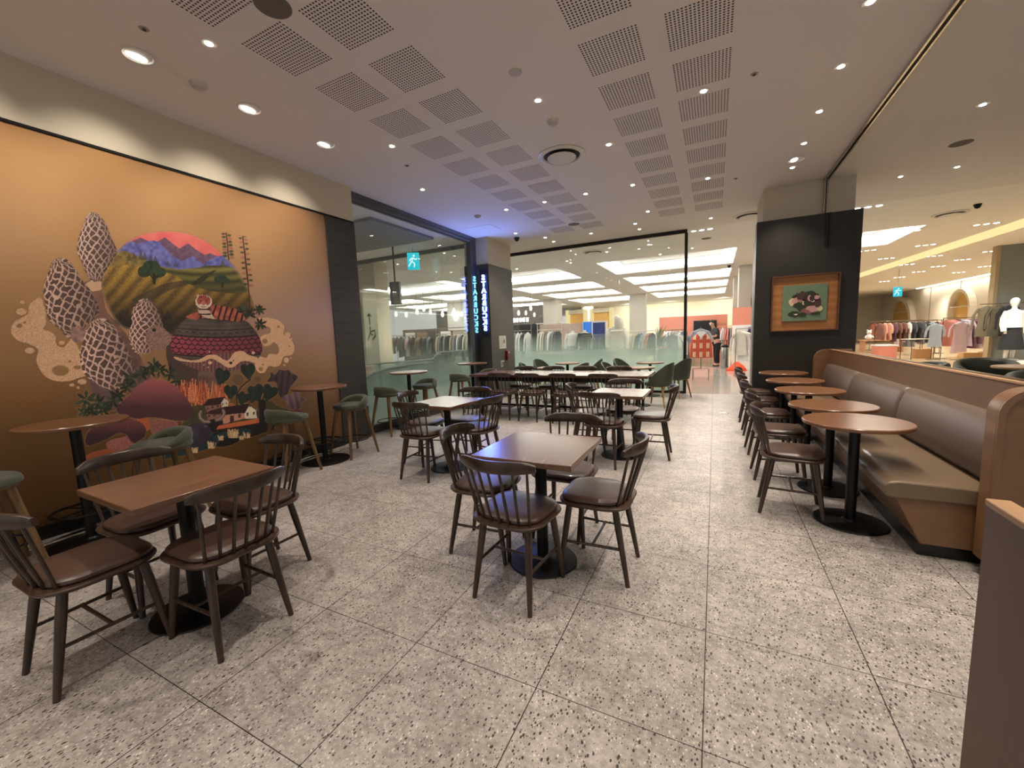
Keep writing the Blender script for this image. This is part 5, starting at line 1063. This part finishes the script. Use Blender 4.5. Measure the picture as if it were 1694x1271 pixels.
    ind([(700, 520), (900, 540), (1100, 520), (1250, 500), (1460, 515), (1600, 640), (1680, 800), (1500, 800), (1200, 760), (950, 650), (780, 580)], grad('3d3a20', '8d8440', np.clip(.5+.45*np.sin((sy+.0002*(sx-1200)**2)/14), 0, 1)*np.clip((780-sy)/260, .25, 1)))
    st1 = np.clip(.6+.33*np.sin((sx*.8+sy*.55+.0003*(sy-500)**2)/21)+.3*(grain-.5), 0, 1)
    dk = np.clip((sy-520)/520, 0, 1)
    gold = (L('4a3f20')*(1-st1[..., None])+L('c09440')*st1[..., None])*(1-dk[..., None]*.93)+L('1e1914')*dk[..., None]*.93
    ind([(60, 640), (180, 520), (330, 492), (480, 495), (640, 555), (850, 590), (1000, 680), (1200, 752), (1500, 790), (1640, 790), (1720, 1000), (1400, 1250), (300, 1250)], gold, g=.25)
    ind([(430, 860), (560, 780), (760, 690), (950, 660), (1030, 690), (860, 740), (700, 820), (560, 900)], '3b3028', al=.7)
    ind([(1040, 690), (1120, 630), (1200, 580), (1300, 545), (1230, 610), (1130, 690)], '34301c')
    for e in ((560, 560, 75, 60), (640, 510, 80, 62), (700, 570, 80, 55), (600, 500, 60, 48), (1350, 640, 70, 42), (1400, 660, 50, 32)): put(ell(*e, cr=cD) & dome, grad('1c2a1a', '344a2c', mid))
    line([(655, 590), (660, 680)], 4.5, '241a14', cD); line([(620, 600), (658, 650), (700, 600)], 2.5, '241a14', cD); line([(1368, 680), (1366, 720)], 3, '1c1812', cD)
    for i in range(9): ind([(300+60*i, 990), (330+60*i, 960+10*(i % 2)), (390+60*i, 1200), (280+60*i, 1200)], '1a1512', al=.4)
    rim = dome & ~mask([(138, 760), (138, 650), (192, 516), (312, 342), (438, 240), (604, 178), (800, 160), (994, 184), (1190, 264), (1368, 408), (1485, 530), (1580, 690), (1635, 805), (1668, 900), (1660, 990), (1390, 1160), (850, 1212), (600, 1172), (345, 1124), (218, 960)], cD); C[rim] = C[rim]*.8+L('f0c8b0')*.12
    # morels
    def morel(P, cr, hot):
        m_ = mask(P, cr); x, y = X[m_], Y[m_]; cx = x.mean(); cy = y.mean(); cov = np.cov(np.vstack([x, y])); ev, V = np.linalg.eigh(cov); ax = V[:, 1]*(1 if V[1, 1] > 0 else -1); pr_ = np.array([ax[1], -ax[0]])
        s_ = ((x-cx)*ax[0]+(y-cy)*ax[1])/math.sqrt(ev[1]); t = ((x-cx)*pr_[0]+(y-cy)*pr_[1])/math.sqrt(ev[0]); half = np.sqrt(np.clip(4.3-s_*s_*1.05, .35, 9)); t2 = np.arcsin(np.clip(t/half, -.98, .98))
        w = 1.1*(low(9, 11)[m_]-.5); u = (s_*3.6+t2*4.6+w); v = (s_*3.6-t2*4.6-w+1.7*(mid[m_]-.5)*.4)
        d = np.minimum(np.abs((u % 2)-1), np.abs((v % 2)-1)); ln = np.clip((.30-d)/.14, 0, 1); lit = np.clip(.62-.55*t2/1.2*np.sign(pr_[0]) if False else .60-.5*((x-cx)/(x.max()-cx)), .12, 1.1)
        pit = L('4c3634')*(1-lit[:, None]*.7)+L('806258')*lit[:, None]*.7*np.clip(d, .2, 1)[:, None]
        rid = L('6e5650')*(1-np.clip(lit, 0, 1)[:, None])+L(hot)*np.clip(lit, 0, 1)[:, None]*1.05
        C[m_] = (pit*(1-ln[:, None])+rid*ln[:, None])*(1+.15*(grain[m_]-.5))[:, None]; A[m_] = 1
    morel([(490, 60), (440, 95), (410, 180), (370, 290), (358, 400), (400, 500), (450, 620), (500, 668), (570, 650), (630, 540), (705, 420), (690, 350), (650, 270), (615, 170), (550, 85)], cM, 'e8c6b4')
    morel([(200, 462), (140, 500), (100, 600), (58, 740), (75, 840), (80, 900), (110, 1000), (200, 1080), (280, 1165), (350, 1120), (420, 1075), (500, 1000), (552, 950), (540, 860), (490, 760), (420, 680), (350, 570), (280, 480)], cM, 'f0c8b2')
    put(mask([(672, 450), (700, 410), (790, 420), (820, 480), (790, 545), (700, 550)], cF), grad('7a5a56', 'b89088', mid))
    morel([(545, 842), (480, 880), (440, 950), (420, 1030), (430, 1090), (395, 1200), (400, 1280), (440, 1380), (520, 1420), (620, 1400), (700, 1300), (750, 1200), (740, 1080), (690, 960), (610, 860)], cD, 'eec6b2')
    morel([(960, 325), (890, 350), (830, 430), (790, 560), (762, 690), (800, 850), (890, 930), (1010, 1000), (1120, 1010), (1230, 960), (1295, 830), (1250, 700), (1180, 560), (1110, 430), (1040, 350)], cF, 'f4ccb8')
    put(mask([(600, 1160), (640, 1130), (720, 1130), (790, 1180), (840, 1240), (800, 1330), (700, 1380), (600, 1340), (570, 1240)], cD), grad('5f4842', 'a88474', grain)); put(ell(657, 1168, 20, 17, cr=cD), '1c1412')
    # scaled cap with its bands
    put(mask([(430, 1000), (700, 1000), (690, 1200), (440, 1200)], cT), grad('4c3a34', '7a5e4e', lo))
    capo = [(280, 398), (400, 405), (600, 425), (800, 440), (960, 432), (1040, 500), (1120, 620), (1157, 740), (1130, 840), (1040, 930), (850, 1010), (600, 1032), (400, 1002), (230, 930), (120, 820), (84, 720), (100, 620), (160, 520)]
    cap = mask(capo, cT); tx, ty = (X-270)*7.058, (Y-470)*7.058; sag = ty-.00012*(-(tx-620)**2)-40
    put(cap, grad('3c3230', '6a5c54', np.clip(lo*.6+.5*np.sin(sag/16)**2*.5, 0, 1)))
    band = cap & (sag > 590) & (sag < 800); uu = tx/74; rr = (sag-590)/52; row = np.floor(rr); fx = ((uu+.5*(row % 2)) % 1)-.5; fy = rr-row; dd = np.hypot(fx*1.5, fy-.0); ar = np.abs(dd-.82) < .13; put(band, grad('9c4450', '6c3038', np.clip((tx-200)/1100, 0, 1))); put(band & ar, '2e1216')
    put(cap & (np.abs(sag-585) < 10), '241c1c'); put(cap & (np.abs(sag-535) < 5) & ((tx % 84) < 40), '1c1818'); put(cap & (np.abs(sag-500) < 5), '241e1c'); put(cap & (np.abs(sag-808) < 9), '2a1a1c')
    put(cap & (ty > 860+60*np.sin(tx/150)), grad('5a3c3c', '8a5e56', np.clip(.5+.5*np.sin(tx/7), 0, 1)))
    put(mask([(130, 850), (300, 890), (420, 880), (520, 830), (620, 830), (700, 880), (760, 890), (830, 800), (930, 785), (1000, 830), (1100, 860), (1080, 920), (980, 900), (900, 910), (820, 970), (740, 970), (660, 920), (560, 872), (450, 910), (300, 912), (170, 890)], cT), foam)
    for e in ((545, 920, 24, 20), (472, 944, 8, 8), (523, 974, 9, 8), (540, 790, 11, 9), (1050, 805, 18, 18)): put(ell(*e, cr=cT), 'dcae94')
    for e in ((788, 922, 20, 17), (822, 895, 9, 9)): put(ell(*e, cr=cT), '2a1c18')
    # tiger lying on the cap
    tg = mask([(268, 378), (340, 345), (405, 325), (415, 280), (560, 240), (640, 252), (760, 268), (860, 300), (930, 360), (955, 410), (900, 440), (760, 425), (640, 415), (480, 412), (340, 410), (285, 395)], cT)
    put(tg, grad('8a3c2c', 'c8705a', mid)); strp = tg & (np.sin(tx/11+ty/34+1.5*lo) > .45) & (tx > 400); put(strp, '2c1614'); put(mask([(410, 290), (520, 300), (600, 400), (640, 412), (500, 395), (430, 350)], cT), 'c8b098')
    put(tg & (np.sin(ty/9) > .6) & (tx > 410) & (tx < 560), '3a2420')
    put(ell(472, 208, 98, 82, cr=cT), 'd8c4b0'); put(ell(472, 195, 80, 66, cr=cT), grad('8e3a30', 'b0584c', mid)); put(ell(465, 250, 45, 24, cr=cT), 'dccab8'); put(ell(470, 225, 24, 26, cr=cT), 'b87060')
    for e in ((405, 140, 16, 16), (522, 150, 15, 15)): put(ell(*e, cr=cT), 'c8a898')
    for e in ((438, 195, 9, 6), (503, 195, 9, 6)): put(ell(*e, cr=cT), '241210')
    for k in range(5): line([(420+26*k, 140), (426+24*k, 165)], 1.2, '2c1412', cT)
    line([(440, 262), (468, 270), (500, 262)], 1.2, '3a201c', cT)
    # flower spikes
    for P in ([(1385, 0), (1405, 150), (1420, 300), (1432, 440)], [(1560, 95), (1585, 250), (1610, 470), (1635, 700), (1650, 900), (1640, 960)]):
        line(P, 2.2, '4a2420', cD)
        for i, t in enumerate(np.linspace(.02, .92 if P[0][0] < 1500 else .6, 13)):
            k = t*(len(P)-1); j = min(int(k), len(P)-2); f = k-j; cx = P[j][0]*(1-f)+P[j+1][0]*f; cy = P[j][1]*(1-f)+P[j+1][1]*f
            for s_ in (-1, 1): put(ell(cx+s_*(26+9*t), cy+8*s_, 16+10*t, 9+6*t, cr=cD), ('3c4a2c', 'a8685a', '55452c')[(i+(s_ > 0)) % 3])
    def leaf(cx, cy, ang, ln, w, col, cr):
        P = [(cx, cy)]; ca, sa = math.cos(ang), math.sin(ang)
        for t, k in ((.3, .8), (.6, 1), (1, 0), (.6, -1), (.3, -.8)): P.append((cx+ca*ln*t-sa*w*k*.5, cy+sa*ln*t+ca*w*k*.5))
        put(mask(P, cr, False), col)
    def rosette(cx, cy, r, n, a0, a1, cr, seed=0):
        rr_ = random.Random(seed)
        for i in range(n): leaf(cx, cy, math.radians(a0+(a1-a0)*i/max(1, n-1)+rr_.uniform(-8, 8)), r*rr_.uniform(.75, 1.1), r*.33, rr_.choice(('2a3222', '384230', '1f2619', '46483a')), cr)
    rosette(1120, 300, 85, 8, 0, 315, cT, 1); rosette(1130, 470, 90, 8, 20, 330, cT, 2); rosette(950, 320, 100, 7, 180, 350, cT, 3); rosette(1010, 370, 80, 6, 150, 380, cT, 4)
    # plants below the morels
    for (cx, cy, r, s_) in ((150, 545, 140, 5), (280, 580, 120, 6), (340, 660, 120, 7), (130, 690, 120, 8), (440, 560, 120, 9), (500, 500, 110, 10), (640, 300, 110, 11), (760, 260, 120, 12), (600, 400, 110, 13), (860, 230, 110, 14), (960, 210, 110, 15), (1080, 260, 110, 16), (1150, 340, 90, 17), (900, 170, 100, 18), (230, 680, 100, 19)): rosette(cx, cy, r, 7, 0, 320, cR_, s_)
    # ground, grass and water
    put(mask([(1330, 600), (1500, 540), (1700, 560), (1720, 700), (1500, 780), (1300, 800), (1250, 700)], cR_), grad('4a4326', '5c5430', lo))
    put(mask([(0, 780), (100, 520), (180, 460), (300, 470), (520, 540), (900, 620), (960, 480), (1100, 470), (1200, 540), (1380, 600), (1400, 640), (1000, 700), (960, 880), (860, 920), (600, 990), (440, 1040), (200, 1110), (-200, 1200), (-250, 1150), (-150, 1000)], cH), grad('3e3a28', '55502e', lo))
    for k in range(150):
        x0 = -30+620*rng.random(); yb = 480+60*rng.random()-.05*x0; h = 120+200*rng.random()*(1-.5*abs(x0-90)/400); xt = x0+70*(rng.random()-.5)
        line([(x0, yb), (xt, yb-h)], 1.5, ('b85c3c', 'd8794e', '8a3e2a', 'e08c60')[k % 4], cH)
    put(mask([(-40, 500), (600, 500), (600, 560), (200, 480), (-40, 560)], cH), 'b0583a', al=.6)
    put(mask([(-220, 1060), (0, 1050), (200, 1010), (330, 960), (380, 880), (560, 850), (760, 815), (900, 830), (850, 900), (700, 940), (450, 1040), (230, 1090), (0, 1150), (-200, 1180)], cH), grad('1c2c34', '2c444a', lo))
    put(mask([(440, 830), (640, 790), (900, 750), (1040, 740), (1160, 790), (1020, 870), (860, 920), (860, 840), (760, 815), (560, 850), (400, 900)], cH), '231a1c')
    # houses
    def hp(P, c_): put(mask(P, cH, False), c_, g=.06)
    hp([(430, 830), (450, 780), (960, 690), (965, 745), (700, 790)], 'cc6a44')
    hp([(290, 540), (480, 520), (490, 580), (320, 620)], '8e6256'); hp([(485, 480), (530, 425), (580, 470), (580, 540), (500, 555)], 'd8ccae'); hp([(258, 540), (330, 450), (530, 422), (595, 480), (530, 440), (480, 520)], '33191c')
    hp([(310, 640), (500, 610), (520, 690), (330, 720)], '96685c'); hp([(290, 635), (370, 590), (560, 540), (600, 620), (430, 645)], '3a2022')
    hp([(500, 660), (780, 610), (790, 690), (520, 760)], 'cf9480'); hp([(780, 640), (840, 520), (920, 570), (935, 690), (790, 695)], 'e8dcc0'); hp([(480, 650), (560, 550), (835, 505), (930, 575), (925, 590), (840, 528), (785, 625)], '321a1e')
    for (x, y, w, h) in ((600, 660, 50, 85), (702, 638, 34, 46), (806, 622, 24, 40), (885, 610, 22, 36), (838, 535, 14, 20), (372, 540, 26, 26), (440, 530, 24, 26), (316, 556, 24, 24), (500, 502, 16, 26), (552, 494, 14, 24), (330, 650, 24, 30), (396, 640, 22, 26)): hp([(x, y), (x+w, y-w*.15), (x+w, y+h-w*.15), (x, y+h)], '47302c')
    # buffalo
    put(mask([(-180, 830), (0, 800), (150, 760), (280, 750), (340, 720), (420, 720), (440, 790), (400, 850), (350, 900), (310, 1010), (100, 1040), (-80, 1060), (-200, 1000)], cH), grad('2a2430', '4a4052', lo)); put(mask([(340, 715), (450, 700), (505, 745), (450, 790), (420, 850), (375, 860), (350, 800), (270, 790), (300, 760)], cH), '1c171c')
    for P in ([(345, 735), (280, 730), (235, 690), (225, 640), (240, 610)], [(430, 715), (480, 700), (520, 660), (530, 620), (515, 590)]): line(P, 5.2, '7a645a', cH); line([(p[0]-3, p[1]-4) for p in P], 1.6, 'b89c8a', cH)
    put(ell(300, 785, 26, 13, cr=cH), '6a5660'); put(ell(400, 765, 9, 8, cr=cH), '0c0a0a')
    # dark mound and pale tufts
    put(mask([(440, 1040), (480, 960), (560, 925), (620, 945), (680, 930), (725, 960), (660, 1000), (560, 1035)], cH), '130f10')
    for (cx, cy, r, n) in ((640, 930, 95, 46), (490, 960, 50, 20), (810, 930, 60, 26), (370, 1060, 70, 30), (170, 1115, 55, 26), (-560, 1180, 60, 26), (740, 950, 40, 14)):
        for k in range(n):
            a_ = -PI/2+(rng.random()-.5)*1.6; h = r*(.6+.6*rng.random()); x0 = cx+(rng.random()-.5)*r*1.1; line([(x0, cy), (x0+math.cos(a_)*h*.5, cy-h)], 1.0, ('d8b888', 'c89c6c', 'e6cba0')[k % 3], cH)
    # vine leaves
    def heart(cx, cy, r, rot=0):
        P = [(0, -.75), (.45, -1), (.95, -.7), (.95, 0), (.55, .6), (0, 1.15), (-.55, .6), (-.95, 0), (-.95, -.7), (-.45, -1)]; ca, sa = math.cos(rot), math.sin(rot)
        put(mask([(cx+r*(x*ca-y*sa), cy+r*(x*sa+y*ca)) for x, y in P], cH), grad('141f18', '24332a', mid)); line([(cx, cy-r*.6), (cx-r*sa*.9, cy+r*ca*.9)], .8, '34443a', cH)
    line([(690, 520), (680, 400), (740, 300), (850, 210)], 3, '33201e', cH); line([(720, 500), (700, 390), (640, 300)], 3, '33201e', cH); line([(1000, 480), (1030, 400)], 3, '33201e', cH)
    for a_ in ((500, 170, 95, .3), (825, 105, 92, -.1), (610, 360, 85, 0), (770, 440, 75, .4), (925, 370, 100, -.3), (1090, 370, 95, .4), (880, 440, 60, .2)): heart(*a_)
    put(mask([(955, 470), (1035, 470), (1045, 620), (1060, 760), (1160, 830), (1000, 860), (880, 900), (960, 760), (965, 600)], cH), '211618')
    for e in ((700, 210, 75, 75), (940, 210, 50, 42)): put(ell(*e, cr=cH), '4a3a30', al=.75)
    # red mushrooms
    def cap2(P, hi, lo_c):
        m_ = mask(P, cR_); ymn = Y[m_].min(); ymx = Y[m_].max(); t = np.clip((Y-ymn)/(ymx-ymn), 0, 1); put(m_, grad(hi, lo_c, np.clip(t*1.5, 0, 1)), g=.25)
    put(mask([(840, 760), (1090, 780), (1160, 830), (1000, 920), (890, 920), (860, 850)], cR_), grad('7a4a48', 'a86a60', grain)); put(mask([(720, 760), (830, 750), (850, 860), (800, 880)], cR_), 'b8603e')
    cap2([(850, 320), (980, 325), (1120, 380), (1250, 510), (1320, 620), (1335, 700), (1280, 765), (1150, 780), (1000, 755), (860, 740), (700, 755), (560, 715), (490, 680), (510, 600), (620, 500), (720, 390)], 'a85c5c', '502e34')
    put(mask([(380, 1020), (560, 960), (640, 960), (700, 1020), (600, 1080), (440, 1130)], cR_), grad('8a5450', 'b87468', grain)); put(mask([(100, 1200), (250, 1120), (430, 1090), (440, 1140), (250, 1200), (110, 1235)], cR_), 'b05c3c')
    cap2([(500, 698), (620, 740), (760, 800), (810, 870), (800, 950), (720, 1010), (660, 1020), (590, 935), (500, 920), (380, 985), (240, 1040), (160, 1050), (140, 980), (190, 880), (330, 780), (430, 715)], '8e5050', '43272e')
    # frilled dark flowers
    put(mask([(1110, 120), (1160, 150), (1210, 90), (1270, 100), (1330, 90), (1360, 130), (1440, 175), (1390, 250), (1330, 340), (1300, 420), (1230, 440), (1190, 330), (1170, 240), (1065, 235), (1100, 180)], cH), grad('2c2026', '4d3a42', np.clip(.5+.4*np.sin(X/1.6+Y/12)+.3*(lo-.5), 0, 1)))
    put(mask([(1245, 450), (1290, 400), (1350, 400), (1400, 345), (1450, 360), (1500, 430), (1550, 445), (1500, 480), (1470, 560), (1400, 590), (1340, 560), (1300, 490)], cH), grad('5a424a', '84666c', np.clip(.5+.4*np.sin(X/1.6-Y/7)+.3*(lo-.5), 0, 1))); put(mask([(1370, 620), (1420, 580), (1480, 590), (1520, 620), (1450, 640)], cH), '7a4442')
    # mesh: fine painted field plus the plain slab around it
    A3 = A.copy()
    me = bpy.data.meshes.new('wall_mural'); ny, nx = X.shape[1], X.shape[0]
    co = np.empty((nx*ny+8, 3)); co[:nx*ny, 0] = WALLX+.0012; co[:nx*ny, 1] = YY.ravel(); co[:nx*ny, 2] = ZZ.ravel()
    xa, xb, ya, yb, za, zb = WALLX-.02, WALLX, -3.5, 3.885, .1, 3.052
    co[nx*ny:] = [(x, y, z) for z in (za, zb) for y in (ya, yb) for x in (xa, xb)]
    i0 = (np.arange(nx-1)[:, None]*ny+np.arange(ny-1)[None]).ravel(); fc = np.stack([i0, i0+1, i0+ny+1, i0+ny], 1)
    keep = A3.ravel()[fc].max(1) > 0; fc = fc[keep]
    o8 = nx*ny; bx = np.array([(0, 2, 3, 1), (4, 5, 7, 6), (0, 1, 5, 4), (2, 6, 7, 3), (0, 4, 6, 2), (1, 3, 7, 5)])+o8; fc = np.vstack([fc, bx])
    used = np.zeros(len(co), bool); used[fc.ravel()] = True; remap = np.cumsum(used)-1; co = co[used]; fc = remap[fc]
    cc = np.ones((len(used), 4)); cc[:nx*ny, :3] = np.clip(C.reshape(-1, 3), 0, 1); cc[:nx*ny, 3] = A3.ravel(); cc[nx*ny:] = (0, 0, 0, 0); cc = cc[used]
    me.vertices.add(len(co)); me.vertices.foreach_set('co', co.ravel()); me.loops.add(fc.size); me.loops.foreach_set('vertex_index', fc.ravel().astype(np.int32))
    me.polygons.add(len(fc)); me.polygons.foreach_set('loop_start', (np.arange(len(fc))*4).astype(np.int32)); me.polygons.foreach_set('loop_total', np.full(len(fc), 4, np.int32))
    me.update(calc_edges=True); me.validate()
    at = me.attributes.new('paint', 'FLOAT_COLOR', 'POINT'); at.data.foreach_set('color', cc.ravel().astype(np.float32))
    k = NT('mural_print'); an = k.n('ShaderNodeAttribute', attribute_name='paint'); g = k.geo(); n = k.noise(g, 260, 2, .6)
    bc = k.mix(n, tuple(base*.88)+(1,), tuple(np.minimum(base*1.12, 1))+(1,)); k.base(k.mix(an.outputs['Alpha'], bc, an.outputs['Color'])); k.rough(.62); me.materials.append(k.m)
    o = bpy.data.objects.new('wall_mural', me); COL.objects.link(o)
    tag(o, 'large ochre wall mural of morels, a landscape dome, a tiger, houses and a buffalo', 'mural')
build_mural()
